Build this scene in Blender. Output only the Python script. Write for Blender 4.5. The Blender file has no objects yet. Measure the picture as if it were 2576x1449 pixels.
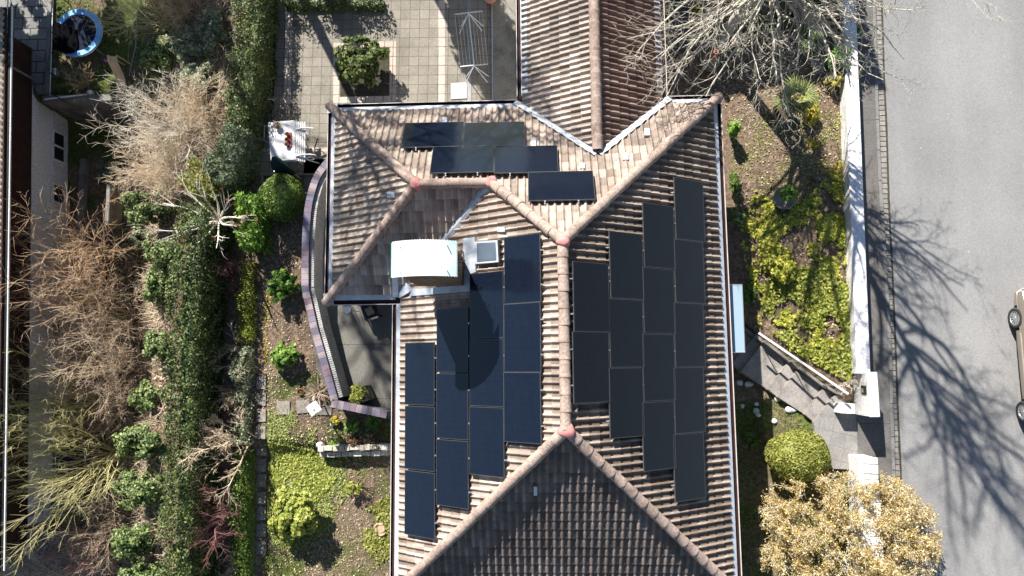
import bpy, bmesh, math, random
import numpy as np
from mathutils import Vector, Matrix
SC = bpy.context.scene
COL = SC.collection
rad = math.radians
# ------------------------------------------------------------------ camera
CAM = np.array([.654, -7.607, 22.0]); TILT = np.radians([6.14, 2.25, -.56]); F = 1715.0
cd = bpy.data.cameras.new('camera'); cam = bpy.data.objects.new('camera', cd); COL.objects.link(cam)
cam.location = CAM; cam.rotation_euler = TILT
cd.sensor_width = 36; cd.lens = 36 * F / 2576; cd.clip_end = 2000; cd.clip_start = .1
SC.camera = cam
# ------------------------------------------------------------------ light
SUN_EL = 37.0; SUN_AZ = math.atan2(-.43, .90)          # towards the sun: up and to the left of the picture
w = bpy.data.worlds.new('World'); SC.world = w; w.use_nodes = True
nt = w.node_tree; bg = nt.nodes['Background']
sky = nt.nodes.new('ShaderNodeTexSky'); sky.sky_type = 'NISHITA'; sky.sun_disc = False
sky.sun_elevation = rad(SUN_EL); sky.sun_rotation = SUN_AZ; sky.air_density = 1.0; sky.dust_density = .2
nt.links.new(sky.outputs[0], bg.inputs[0]); bg.inputs[1].default_value = .053
sl = bpy.data.lights.new('sun', 'SUN'); sl.energy = 5.0; sl.angle = rad(.5); sl.color = (1, .95, .88)
so = bpy.data.objects.new('sun', sl); COL.objects.link(so); so.location = (-10, 20, 30)
sd = Vector((-.43, .90, 0)).normalized() * math.cos(rad(SUN_EL)) + Vector((0, 0, math.sin(rad(SUN_EL))))
so.rotation_euler = sd.to_track_quat('Z', 'Y').to_euler()
SC.view_settings.view_transform = 'Standard'; SC.view_settings.look = 'None'
SC.view_settings.exposure = 1.12; SC.view_settings.gamma = 1
SC.cycles.max_bounces = 6; SC.cycles.transparent_max_bounces = 8
# ------------------------------------------------------------------ pixel -> place
def _r(a, ax):
    c, s = math.cos(a), math.sin(a)
    return np.array({'x': [[1,0,0],[0,c,-s],[0,s,c]], 'y': [[c,0,s],[0,1,0],[-s,0,c]], 'z': [[c,-s,0],[s,c,0],[0,0,1]]}[ax])
RM = _r(TILT[2], 'z') @ _r(TILT[1], 'y') @ _r(TILT[0], 'x')
def ray(px, py): return RM @ np.array([(px - 1288) / F, -(py - 724.5) / F, -1.0])
def P(px, py, z):
    v = ray(px, py); return CAM + v * ((z - CAM[2]) / v[2])
def PP(px, py, n, d):                                     # on the plane n.p = d
    v = ray(px, py); n = np.asarray(n, float); return CAM + v * ((d - n @ CAM) / (n @ v))
def sm(a, b, t):
    k = np.clip((t - a) / (b - a), 0, 1); return k * k * (3 - 2 * k)
ZS, ZL = .25, .37                                         # street and landing lie above the entrance
STL = [P((2820 + 270/2.2286) * .644, (1200 + 265/2.2286) * .644, -.5)[:2], P((2820 + 985/2.2286) * .644, (1200 + 765/2.2286) * .644, .3)[:2]]
YB = P(180, 250, -1.0)[1]; YB = float(YB)
def gz(x, y):                                             # lie of the land
    x = np.asarray(x, float); y = np.asarray(y, float)
    z = np.full(np.broadcast(x, y).shape, -.03)
    z = z - .37 * sm(-9.0, -10.9, x) - (.62 + 1.75 * sm(YB + .14, YB - .14, y + .0 * x) * sm(-12.2, -13.4, x) + .6 * sm(YB + 1.2, YB - 1.2, y) * (1 - sm(-12.2, -13.4, x))) * sm(-10.9, -14.2, x)
    z = z - .42 * sm(-9.9, -10.6, y) * sm(-9.6, -8.2, x) * sm(0, -2, x)
    east = .32 + .33 * sm(6.5, 10, x)
    q = STL[1] - STL[0]; L = np.hypot(*q); tx, ty = q / L; rx, ry = x - STL[0][0], y - STL[0][1]
    tt = np.clip((rx * tx + ry * ty) / L, -.2, 1.15); dd = rx * ty - ry * tx          # dd grows to the south of the steps
    low = -.86 + .90 * np.clip(tt, -.2, 1.08); south = -.68 + .78 * sm(7.0, 9.8, x); k2 = sm(1.25, 2.6, dd); east = np.minimum(east, low + .50 + .40 * np.maximum(-dd, 0))
    low = low * (1 - k2) + south * k2; k = sm(-.14, .06, dd)
    ze = east * (1 - k) + low * k
    z = np.where(x > 0, ze, z)
    return z
def G(px, py, dz=0):
    z = 0.0
    for _ in range(8):
        p = P(px, py, z + dz); z = float(gz(p[0], p[1]))
    return np.array([p[0], p[1], z])
RNG = np.random.default_rng(7)
# ------------------------------------------------------------------ node materials
def mat(name, rough=.8, spec=.3, metal=0.0):
    m = bpy.data.materials.new(name); m.use_nodes = True
    b = m.node_tree.nodes['Principled BSDF']
    b.inputs['Roughness'].default_value = rough; b.inputs['Specular IOR Level'].default_value = spec; b.inputs['Metallic'].default_value = metal
    return m, m.node_tree, b
def N(t, kind, **kw):
    n = t.nodes.new(kind)
    for k, v in kw.items():
        if k in n.inputs.keys(): n.inputs[k].default_value = v
        else: setattr(n, k, v)
    return n
def coords(t, which='Object', scale=(1,1,1)):
    c = N(t, 'ShaderNodeTexCoord'); mp = N(t, 'ShaderNodeMapping'); mp.inputs['Scale'].default_value = scale
    t.links.new(c.outputs[which], mp.inputs[0]); return mp.outputs[0]
def ramp(t, fac, stops):
    r = N(t, 'ShaderNodeValToRGB'); e = r.color_ramp.elements
    while len(e) < len(stops): e.new(.5)
    for i, (p, c) in enumerate(stops):
        e[i].position = p; e[i].color = (*c, 1) if len(c) == 3 else c
    t.links.new(fac, r.inputs[0]); return r.outputs[0]
def mix(t, fac, a, b, mode='MIX'):
    m = N(t, 'ShaderNodeMix', data_type='RGBA', blend_type=mode)
    for s, v in ((0, fac), (6, a), (7, b)):
        if isinstance(v, (int, float)): m.inputs[s].default_value = v
        elif isinstance(v, tuple): m.inputs[s].default_value = (*v, 1)
        else: t.links.new(v, m.inputs[s])
    return m.outputs[2]
def noise(t, co, scale, detail=4, rough=.55):
    n = N(t, 'ShaderNodeTexNoise'); n.inputs['Scale'].default_value = scale; n.inputs['Detail'].default_value = detail; n.inputs['Roughness'].default_value = rough
    t.links.new(co, n.inputs['Vector']); return n.outputs[0]
def bump(t, b, h, strength=.3, dist=.02):
    n = N(t, 'ShaderNodeBump'); n.inputs['Strength'].default_value = strength; n.inputs['Distance'].default_value = dist
    t.links.new(h, n.inputs['Height']); t.links.new(n.outputs[0], b.inputs['Normal'])
def noisy(name, c1, c2, scale=6, rough=.8, spec=.3, metal=0, fine=0, bmp=0, c3=None, which='Object', detail=6):
    m, t, b = mat(name, rough, spec, metal)
    co = coords(t, which); n = noise(t, co, scale, detail)
    st = [(.3, c1), (.7, c2)] if c3 is None else [(.28, c1), (.5, c2), (.72, c3)]
    c = ramp(t, n, st)
    if fine:
        f = noise(t, co, fine, 3); c = mix(t, .55, c, ramp(t, f, [(.3, (.45,.45,.45)), (.7, (1.5,1.5,1.5))]), 'MULTIPLY')
    t.links.new(c, b.inputs['Base Color'])
    if bmp: bump(t, b, noise(t, co, fine or scale * 6, 4), bmp)
    return m
def leafmat(name, stops, clump=1.6, trans=.35, rough=.5):
    m, t, b = mat(name, rough, .35)
    g = N(t, 'ShaderNodeNewGeometry'); co = coords(t)
    f = N(t, 'ShaderNodeMath', operation='MULTIPLY_ADD'); f.inputs[1].default_value = .75
    cl = N(t, 'ShaderNodeMath', operation='MULTIPLY'); cl.inputs[1].default_value = .5
    t.links.new(noise(t, co, clump, 2), cl.inputs[0])
    t.links.new(g.outputs['Random Per Island'], f.inputs[0]); t.links.new(cl.outputs[0], f.inputs[2])
    c = ramp(t, f.outputs[0], stops); t.links.new(c, b.inputs['Base Color'])
    tr = N(t, 'ShaderNodeBsdfTranslucent'); t.links.new(c, tr.inputs[0])
    ms = N(t, 'ShaderNodeMixShader'); ms.inputs[0].default_value = trans
    t.links.new(b.outputs[0], ms.inputs[1]); t.links.new(tr.outputs[0], ms.inputs[2])
    t.links.new(ms.outputs[0], t.nodes['Material Output'].inputs[0])
    return m
M = {}
def tile_mat(name, dark, mid, light, moss=(.05,.048,.032), mossamt=.5, pan=.2):
    m, t, b = mat(name, .75, .3)
    c = N(t, 'ShaderNodeTexCoord'); fl = N(t, 'ShaderNodeVectorMath', operation='FLOOR'); t.links.new(c.outputs['UV'], fl.inputs[0])
    wn = N(t, 'ShaderNodeTexWhiteNoise', noise_dimensions='2D'); t.links.new(fl.outputs[0], wn.inputs[0])
    col = ramp(t, wn.outputs[0], [(0, dark), (.45, mid), (1, light)])
    co = c.outputs['Object']
    big = ramp(t, noise(t, co, .7, 5), [(.35, (.72,.70,.68)), (.65, (1.12,1.1,1.08))]); col = mix(t, 1, col, big, 'MULTIPLY')
    ms = ramp(t, noise(t, co, 3.2, 8, .7), [(.5, (0,0,0)), (.72, (1,1,1))])
    mm = N(t, 'ShaderNodeMath', operation='MULTIPLY'); mm.inputs[1].default_value = mossamt; t.links.new(ms, mm.inputs[0])
    col = mix(t, mm.outputs[0], col, moss)
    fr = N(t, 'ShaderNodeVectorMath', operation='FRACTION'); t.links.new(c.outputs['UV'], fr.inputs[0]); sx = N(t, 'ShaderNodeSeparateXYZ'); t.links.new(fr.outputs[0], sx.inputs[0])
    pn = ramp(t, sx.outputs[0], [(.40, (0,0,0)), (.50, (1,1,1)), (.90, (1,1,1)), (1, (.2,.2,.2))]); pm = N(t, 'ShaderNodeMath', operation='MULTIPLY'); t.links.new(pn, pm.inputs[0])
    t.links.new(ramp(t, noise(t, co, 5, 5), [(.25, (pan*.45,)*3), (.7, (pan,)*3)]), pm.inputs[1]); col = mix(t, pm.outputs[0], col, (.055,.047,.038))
    sp = ramp(t, noise(t, co, 22, 2), [(.70, (0,0,0)), (.76, (1,1,1))])
    s2 = N(t, 'ShaderNodeMath', operation='MULTIPLY'); s2.inputs[1].default_value = .5; t.links.new(sp, s2.inputs[0])
    col = mix(t, s2.outputs[0], col, (.42,.40,.36))
    t.links.new(col, b.inputs['Base Color']); bump(t, b, noise(t, co, 40, 3), .25, .01)
    return m
M['tile'] = tile_mat('roof_tile', (.26,.20,.165), (.39,.32,.27), (.52,.44,.38))
M['tile_old'] = tile_mat('roof_tile_weathered', (.27,.225,.19), (.43,.365,.315), (.57,.495,.44), mossamt=.45, pan=.12)
M['tile_east'] = tile_mat('roof_tile_mossy_shaded', (.17,.125,.102), (.26,.205,.17), (.37,.30,.25), mossamt=.6, pan=.85)  # moss, plus the east slope's shade painted as darker tiles and pans
M['tile_south'] = tile_mat('roof_tile_painted_shade', (.13,.11,.102), (.20,.165,.15), (.29,.225,.195), mossamt=.6, pan=.7)  # south slope's shade put into the colour: darker tones and pans
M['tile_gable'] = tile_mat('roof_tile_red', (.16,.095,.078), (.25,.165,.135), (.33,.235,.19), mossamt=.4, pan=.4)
M['tile_wing'] = tile_mat('roof_tile_wing', (.25,.205,.17), (.40,.335,.285), (.54,.465,.405), mossamt=.5, pan=.15)
M['ridge'] = noisy('ridge_tile', (.20,.15,.122), (.35,.265,.22), 3, .8, .25, fine=18, c3=(.44,.35,.295))
M['mortar'] = noisy('red_mortar', (.50,.17,.16), (.62,.30,.27), 9, .8, .2)
M['zinc'] = noisy('zinc_flashing', (.40,.43,.48), (.56,.60,.65), 5, .55, .4, metal=.2)
M['lead'] = noisy('lead_flashing', (.36,.41,.48), (.58,.62,.66), 5, .5, .4, metal=.3)
M['gutter'] = noisy('copper_gutter', (.045,.022,.020), (.10,.045,.035), 6, .5, .4)
M['gutter_lip'] = noisy('gutter_lip', (.55,.52,.50), (.72,.68,.66), 8, .35, .5)
M['gutter_red'] = noisy('gutter_faded_copper', (.38,.22,.18), (.55,.36,.30), 6, .5, .4)
M['white'] = noisy('white_paint', (.74,.74,.73), (.84,.84,.83), 4, .7, .3, fine=30)
M['white_wall'] = noisy('white_masonry', (.60,.585,.57), (.82,.81,.80), 2.2, .85, .2, fine=25, bmp=.3)
M['silver'] = noisy('aluminium', (.55,.56,.57), (.7,.71,.72), 9, .35, .5, metal=.8)
M['black'] = noisy('black_metal', (.012,.012,.013), (.025,.025,.026), 9, .4, .5)
M['render'] = noisy('grey_render', (.74,.74,.74), (.84,.83,.82), .9, .9, .2, fine=20)
M['wood_dark'] = noisy('dark_cladding', (.035,.018,.014), (.06,.03,.024), 5, .8, .2)
M['glass_dark'] = noisy('window_glass', (.02,.022,.025), (.03,.034,.04), 2, .06, .6)
M['terracotta'] = noisy('terracotta', (.34,.13,.07), (.46,.19,.11), 6, .8, .25)
M['clay_red'] = noisy('red_clay', (.33,.07,.06), (.45,.12,.10), 8, .6, .3)
M['soil'] = noisy('bare_soil', (.055,.036,.024), (.12,.082,.055), 6, .95, .1, fine=45, bmp=.5)
M['bed_soil'] = noisy('dark_bed_soil', (.045,.04,.03), (.09,.08,.06), 6, .95, .1, fine=40, bmp=.5)
M['concrete'] = noisy('mossy_concrete', (.10,.095,.08), (.20,.19,.17), 1.6, .9, .15, fine=28, c3=(.26,.25,.225))
M['slab'] = noisy('garden_slab', (.20,.18,.15), (.34,.31,.27), 3, .9, .15, fine=22)
M['step'] = noisy('step_stone', (.24,.22,.205), (.34,.315,.29), 2.2, .9, .2, fine=30)
M['stone_pale'] = noisy('pale_stone', (.34,.30,.22), (.58,.53,.43), 1.7, .85, .2, fine=14, bmp=.5, c3=(.74,.71,.64))
M['granite'] = noisy('white_stone', (.6,.6,.58), (.78,.77,.75), 7, .7, .3)
M['green_cloth'] = noisy('dark_green_cloth', (.006,.022,.020), (.012,.036,.032), 12, .7, .2)
M['twig_tan'] = noisy('tan_twig', (.58,.44,.31), (.84,.70,.52), 2, .8, .2)
M['twig_pale'] = noisy('pale_twig', (.62,.54,.43), (.88,.82,.70), 2.5, .8, .2)
M['twig_orange'] = noisy('orange_twig', (.58,.39,.24), (.82,.60,.40), 2, .8, .2)
M['twig_yellow'] = noisy('yellow_green_twig', (.50,.46,.20), (.76,.70,.38), 2, .7, .2)
M['twig_red'] = noisy('dark_red_twig', (.22,.10,.095), (.38,.20,.17), 2, .7, .2)
M['bark'] = noisy('lichen_bark', (.30,.275,.225), (.55,.51,.43), 6, .9, .1, fine=20, c3=(.66,.61,.46))
M['twig_white'] = noisy('whitish_twig', (.66,.61,.52), (.86,.82,.74), 3, .8, .2)
M['bark_dark'] = noisy('dark_bark', (.05,.038,.028), (.10,.078,.058), 6, .9, .1)
M['log'] = noisy('cut_wood', (.34,.24,.14), (.52,.39,.25), 5, .8, .2)
M['box'] = leafmat('box_leaf', [(.15,(.035,.075,.014)), (.5,(.11,.19,.035)), (.85,(.24,.33,.075))])
M['box_yellow'] = leafmat('yellow_box_leaf', [(.15,(.09,.11,.015)), (.5,(.24,.265,.045)), (.85,(.46,.46,.13))])
M['laurel'] = leafmat('laurel_leaf', [(.15,(.025,.07,.012)), (.5,(.085,.19,.03)), (.85,(.21,.36,.06))])
M['laurel_bright'] = leafmat('bright_laurel_leaf', [(.15,(.05,.13,.015)), (.5,(.16,.31,.04)), (.85,(.34,.50,.10))])
M['rhodo'] = leafmat('yellow_green_leaf', [(.15,(.10,.15,.02)), (.5,(.29,.34,.05)), (.85,(.52,.54,.14))])
M['tree_leaf'] = leafmat('patio_tree_leaf', [(.15,(.02,.045,.008)), (.5,(.065,.105,.02)), (.85,(.17,.20,.05))])
M['conifer'] = leafmat('conifer_spray', [(.15,(.009,.022,.006)), (.5,(.044,.074,.020)), (.85,(.175,.215,.065))], 1.2, .1)
M['conifer_blue'] = leafmat('blue_conifer_spray', [(.15,(.025,.045,.02)), (.5,(.11,.155,.08)), (.85,(.29,.34,.20))], 1.2, .2)
M['hedge_bright'] = leafmat('bright_hedge_leaf', [(.15,(.05,.075,.008)), (.5,(.16,.205,.025)), (.85,(.33,.37,.07))], 1.5, .3)
M['ivy'] = leafmat('ivy_leaf', [(.15,(.018,.045,.010)), (.5,(.08,.135,.03)), (.85,(.32,.39,.15))], 1.6, .25)
M['ivy_pale'] = leafmat('pale_ivy_leaf', [(.15,(.05,.08,.035)), (.5,(.17,.21,.11)), (.85,(.42,.44,.30))], 1.6, .25)
M['cover'] = leafmat('yellow_ground_cover_leaf', [(.15,(.10,.15,.02)), (.45,(.34,.39,.045)), (.8,(.70,.66,.13))], .9)
M['cover_yellow'] = leafmat('golden_leaf', [(.15,(.22,.19,.012)), (.5,(.46,.40,.03)), (.85,(.64,.56,.10))], .9)
M['orange_leaf'] = leafmat('orange_dry_leaf', [(.10,(.12,.065,.018)), (.4,(.40,.25,.055)), (.7,(.60,.46,.15)), (.92,(.76,.68,.40))], 2.2, .3)
M['litter'] = leafmat('dry_leaf', [(.15,(.13,.085,.055)), (.5,(.30,.215,.145)), (.85,(.58,.47,.34))], 1, .1)
M['lawn'] = leafmat('grass_blade', [(.15,(.07,.10,.02)), (.5,(.22,.27,.06)), (.85,(.44,.46,.16))], .8, .25)
M['palm'] = leafmat('palm_leaf', [(.15,(.06,.10,.02)), (.5,(.15,.20,.05)), (.85,(.30,.33,.12))], 1.6, .2)
M['pink'] = leafmat('pink_bud', [(.2,(.40,.16,.14)), (.8,(.66,.38,.32))], 3, .2)
M['brown_leaf'] = leafmat('brown_leaf', [(.2,(.07,.035,.02)), (.8,(.22,.12,.07))], 3, .2)
M['red_bud'] = leafmat('red_bud', [(.2,(.15,.02,.015)), (.8,(.30,.06,.04))], 3, .2)
# ------------------------------------------------------------------ mesh helpers
def tag(o, label=None, cat=None, group=None, kind=None):
    for k, v in (('label', label), ('category', cat), ('group', group), ('kind', kind)):
        if v: o[k] = v
    return o
def thing(name, label, cat, loc=(0,0,0), rz=0, group=None):
    o = bpy.data.objects.new(name, None); COL.objects.link(o); o.empty_display_size = .1
    o.location = [float(v) for v in loc]; o.rotation_euler = (0, 0, rz)
    return tag(o, label, cat, group)
def link(name, me, m=None, parent=None, loc=None):
    o = bpy.data.objects.new(name, me); COL.objects.link(o)
    if m is not None:
        for k in (m if isinstance(m, (list, tuple)) else [m]): me.materials.append(k)
    if parent is not None: o.parent = parent
    if loc is not None: o.location = [float(v) for v in loc]
    return o
def dup(root, loc, rz=0, label=None, scale=1):
    r = root.copy(); COL.objects.link(r); r.location = [float(v) for v in loc]; r.rotation_euler = (0, 0, rz); r.scale = (scale,)*3 if isinstance(scale, (int, float)) else scale
    if label: r['label'] = label
    for ch in root.children:
        c = ch.copy(); COL.objects.link(c); c.parent = r
        for g in ch.children:
            d = g.copy(); COL.objects.link(d); d.parent = c
    return r
def npmesh(name, V, Fq, smooth=False, mi=None):
    """V (n,3); Fq (m,k) equal-sized faces, or a list of such arrays"""
    me = bpy.data.meshes.new(name)
    Fs = Fq if isinstance(Fq, list) else [Fq]
    Fs = [np.asarray(f, np.int32) for f in Fs if len(f)]
    V = np.asarray(V, np.float32)
    me.vertices.add(len(V)); me.vertices.foreach_set('co', V.ravel())
    nl = sum(f.size for f in Fs); npol = sum(len(f) for f in Fs)
    me.loops.add(nl); me.polygons.add(npol)
    me.loops.foreach_set('vertex_index', np.concatenate([f.ravel() for f in Fs]))
    tot = np.concatenate([np.full(len(f), f.shape[1], np.int32) for f in Fs])
    me.polygons.foreach_set('loop_start', np.concatenate([[0], np.cumsum(tot)[:-1]]).astype(np.int32))
    me.polygons.foreach_set('loop_total', tot)
    if mi is not None: me.polygons.foreach_set('material_index', np.asarray(mi, np.int32))
    if smooth: me.polygons.foreach_set('use_smooth', np.ones(npol, bool))
    me.update(calc_edges=True); me.validate()
    return me
class MB:
    """collects shapes and links them as ONE mesh object"""
    def __init__(s): s.v = []; s.f = []; s.m = []; s.n = 0; s.cur = 0
    def add(s, V, Fc):
        V = [tuple(map(float, p)) for p in V]; s.v += V
        for f in Fc: s.f.append([i + s.n for i in f]); s.m.append(s.cur)
        s.n += len(V); return s
    def box(s, c, d, rz=0, taper=1.0, bev=0):
        x, y, z = [k / 2 for k in d]; c = Vector(c); R = Matrix.Rotation(rz, 3, 'Z')
        if bev:
            b = bev; rings = []
            for zz, ins in ((-z, b), (-z + b, 0), (z - b, 0), (z, b)):
                X, Y = x - ins, y - ins
                pts = [(-X, -y + b + ins*0), (-x + b, -Y), (x - b, -Y), (X, -y + b), (X, y - b), (x - b, Y), (-x + b, Y), (-X, y - b)]
                rings.append([c + R @ Vector((p[0], p[1], zz)) for p in pts])
            V = [p for r in rings for p in r]; Fc = []
            for k in range(3):
                for i in range(8): j = (i + 1) % 8; Fc.append([k*8+i, k*8+j, k*8+8+j, k*8+8+i])
            Fc += [list(range(7, -1, -1)), list(range(24, 32))]
            return s.add(V, Fc)
        V = [c + R @ Vector((sx * x * (taper if sz > 0 else 1), sy * y * (taper if sz > 0 else 1), sz * z)) for sz in (-1, 1) for sx, sy in ((-1,-1), (1,-1), (1,1), (-1,1))]
        return s.add(V, [[3,2,1,0], [4,5,6,7], [0,1,5,4], [1,2,6,5], [2,3,7,6], [3,0,4,7]])
    def prism(s, poly, z0, z1):
        n = len(poly); a = sum(poly[i][0]*poly[(i+1)%n][1]-poly[(i+1)%n][0]*poly[i][1] for i in range(n))
        poly = list(poly) if a > 0 else list(poly)[::-1]
        zz0 = z0 if isinstance(z0, (list, tuple)) else [z0]*n; zz1 = z1 if isinstance(z1, (list, tuple)) else [z1]*n
        V = [(p[0], p[1], zz0[i]) for i, p in enumerate(poly)] + [(p[0], p[1], zz1[i]) for i, p in enumerate(poly)]
        return s.add(V, [list(range(n-1, -1, -1)), list(range(n, 2*n))] + [[i, (i+1)%n, n+(i+1)%n, n+i] for i in range(n)])
    def tube(s, pts, r, n=6, caps=True):
        pts = [Vector([float(k) for k in p]) for p in pts]; rs = r if isinstance(r, (list, tuple)) else [r]*len(pts)
        V = []; prev = None
        for i, p in enumerate(pts):
            d = (pts[min(i+1, len(pts)-1)] - pts[max(i-1, 0)]).normalized()
            u = d.orthogonal().normalized() if prev is None else (prev - d * prev.dot(d)).normalized()
            prev = u; q = d.cross(u)
            V += [p + (u * math.cos(2*math.pi*k/n) + q * math.sin(2*math.pi*k/n)) * rs[i] for k in range(n)]
        Fc = [[i*n+k, i*n+(k+1)%n, (i+1)*n+(k+1)%n, (i+1)*n+k] for i in range(len(pts)-1) for k in range(n)]
        if caps: Fc += [list(range(n-1, -1, -1)), [(len(pts)-1)*n+k for k in range(n)]]
        return s.add(V, Fc)
    def lathe(s, c, prof, n=20):
        V = [(c[0] + r*math.cos(2*math.pi*k/n), c[1] + r*math.sin(2*math.pi*k/n), c[2] + z) for r, z in prof for k in range(n)]
        Fc = [[i*n+k, i*n+(k+1)%n, (i+1)*n+(k+1)%n, (i+1)*n+k] for i in range(len(prof)-1) for k in range(n)]
        return s.add(V, Fc)
    def blob(s, c, r, seed=0, amp=.15, nu=12, nv=8):
        rg = np.random.default_rng(seed); ph = rg.uniform(0, 6.28, 6); V = []
        for i in range(nv + 1):
            th = math.pi * i / nv
            for k in range(nu):
                a = 2*math.pi*k/nu; d = np.array([math.sin(th)*math.cos(a), math.sin(th)*math.sin(a), math.cos(th)])
                q = 1 + amp*(math.sin(3*d[0]+ph[0]) + math.sin(3*d[1]+ph[1]) + math.sin(4*d[2]+ph[2]))/2
                V.append((c[0]+r[0]*d[0]*q, c[1]+r[1]*d[1]*q, c[2]+r[2]*d[2]*q))
        Fc = [[i*nu+k, (i+1)*nu+k, (i+1)*nu+(k+1)%nu, i*nu+(k+1)%nu] for i in range(nv) for k in range(nu)]
        return s.add(V, Fc)
    def build(s, name, m=None, parent=None, smooth=False, loc=None):
        me = bpy.data.meshes.new(name); me.from_pydata(s.v, [], s.f)
        if any(s.m): me.polygons.foreach_set('material_index', s.m)
        if smooth: me.polygons.foreach_set('use_smooth', np.ones(len(s.f), bool))
        me.update(); return link(name, me, m, parent, loc)
def smooth_angle(o, ang=40):
    me = o.data; me.polygons.foreach_set('use_smooth', np.ones(len(me.polygons), bool))
    try: me.set_sharp_from_angle(angle=rad(ang))
    except Exception: pass
    return o
# ---- leaves and twigs
def unit(v): return v / np.maximum(np.linalg.norm(v, axis=-1, keepdims=True), 1e-9)
def leaf_arrays(C, size, nrm=None, tilt=1.0, aspect=.6, rng=RNG):
    n = len(C); r = unit(rng.normal(size=(n, 3)))
    nn = r if nrm is None else unit(nrm + tilt * r)
    a = unit(np.cross(nn, rng.normal(size=(n, 3)))); b = np.cross(nn, a)
    s = (np.asarray(size) * rng.uniform(.45, 1.6, n))[:, None]
    V = np.stack([C - a*s*.5, C - b*s*.5*aspect + nn*s*.06, C + a*s*.5, C + b*s*.5*aspect + nn*s*.06], 1).reshape(-1, 3)
    return V, np.arange(4*n).reshape(-1, 4)
def seg_arrays(S, n=3):
    """S (m,8): p0 p1 r0 r1"""
    p0, p1, r0, r1 = S[:, :3], S[:, 3:6], S[:, 6:7], S[:, 7:8]
    d = unit(p1 - p0); h = np.where(np.abs(d[:, 2:3]) < .9, np.array([[0,0,1.]]), np.array([[1.,0,0]]))
    u = unit(np.cross(d, h)); q = np.cross(d, u); rings = []
    for p, r in ((p0, r0), (p1, r1)):
        for k in range(n):
            a = 2*math.pi*k/n; rings.append(p + (u*math.cos(a) + q*math.sin(a)) * r)
    V = np.stack(rings, 1).reshape(-1, 3); base = (np.arange(len(S)) * 2 * n)[:, None]
    Fc = np.concatenate([base + np.array([[k, (k+1)%n, n+(k+1)%n, n+k]]) for k in range(n)])
    return V, Fc
def grow(rng, start, dirs, L, r, levels):
    """levels: (steps, wiggle, up, kids, length ratio, spread, radius ratio, first t)"""
    segs = []; tips = []
    start = np.asarray(start, float); d = unit(np.asarray(dirs, float)); L = np.asarray(L, float); r = np.asarray(r, float)
    for li, (m, wig, up, kids, lr, spr, rr, t0) in enumerate(levels):
        n = len(start); path = [start]; ds = [d]; p = start.copy(); dd = d.copy()
        for k in range(m):
            q = p + dd * (L / m)[:, None]
            ra = r * (1 - .75*k/m); rb = r * (1 - .75*(k+1)/m)
            segs.append(np.concatenate([p, q, ra[:, None], rb[:, None]], 1)); p = q; path.append(p)
            dd = unit(dd + wig * rng.normal(size=dd.shape) + np.array([0, 0, up])); ds.append(dd)
        tips.append(p)
        if not kids: break
        path = np.stack(path, 1); ds = np.stack(ds, 1)
        par = np.repeat(np.arange(n), kids); t = rng.uniform(t0, .98, len(par)) * m; k = np.minimum(t.astype(int), m - 1); f = (t - k)[:, None]
        start = path[par, k] * (1 - f) + path[par, k + 1] * f
        d = unit(ds[par, k] + spr * unit(rng.normal(size=(len(par), 3))))
        L = L[par] * lr * rng.uniform(.6, 1.25, len(par)) * (1.1 - .5 * t / m); r = np.maximum(r[par] * (1 - .75*t/m) * rr, .0055)
    return np.concatenate(segs), tips
def ellipsoid(c, r, nu=20, nv=12, bottom=-1.0):
    V = []; 
    for i in range(nv + 1):
        th = math.pi * i / nv
        for k in range(nu):
            a = 2*math.pi*k/nu; V.append((c[0]+r[0]*math.sin(th)*math.cos(a), c[1]+r[1]*math.sin(th)*math.sin(a), c[2]+r[2]*max(math.cos(th), bottom)))
    Fc = [[i*nu+k, (i+1)*nu+k, (i+1)*nu+(k+1)%nu, i*nu+(k+1)%nu] for i in range(nv) for k in range(nu)]
    return np.array(V), np.array(Fc)
def join_arrays(parts):
    V = []; Fs = []; n = 0
    for v, f in parts:
        V.append(v); Fs.append(np.asarray(f) + n); n += len(v)
    return np.concatenate(V), Fs
def clump_points(rng, n, r, k=26, spread=.24, top=.35, lo=-.5):
    c = unit(rng.normal(size=(k, 3))); c[:, 2] = np.where(c[:, 2] < lo, -c[:, 2] * .5, c[:, 2]); c = unit(c + np.array([0, 0, top])) * rng.uniform(.45, .92, (k, 1))
    i = rng.integers(0, k, n); o = unit(rng.normal(size=(n, 3))) * (rng.uniform(0, 1, (n, 1)) ** .6) * spread * rng.uniform(.7, 1.3, (k, 1))[i]
    p = (c[i] + o); nr = unit(p + .8 * o / spread)
    return p * np.asarray(r), nr
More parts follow.
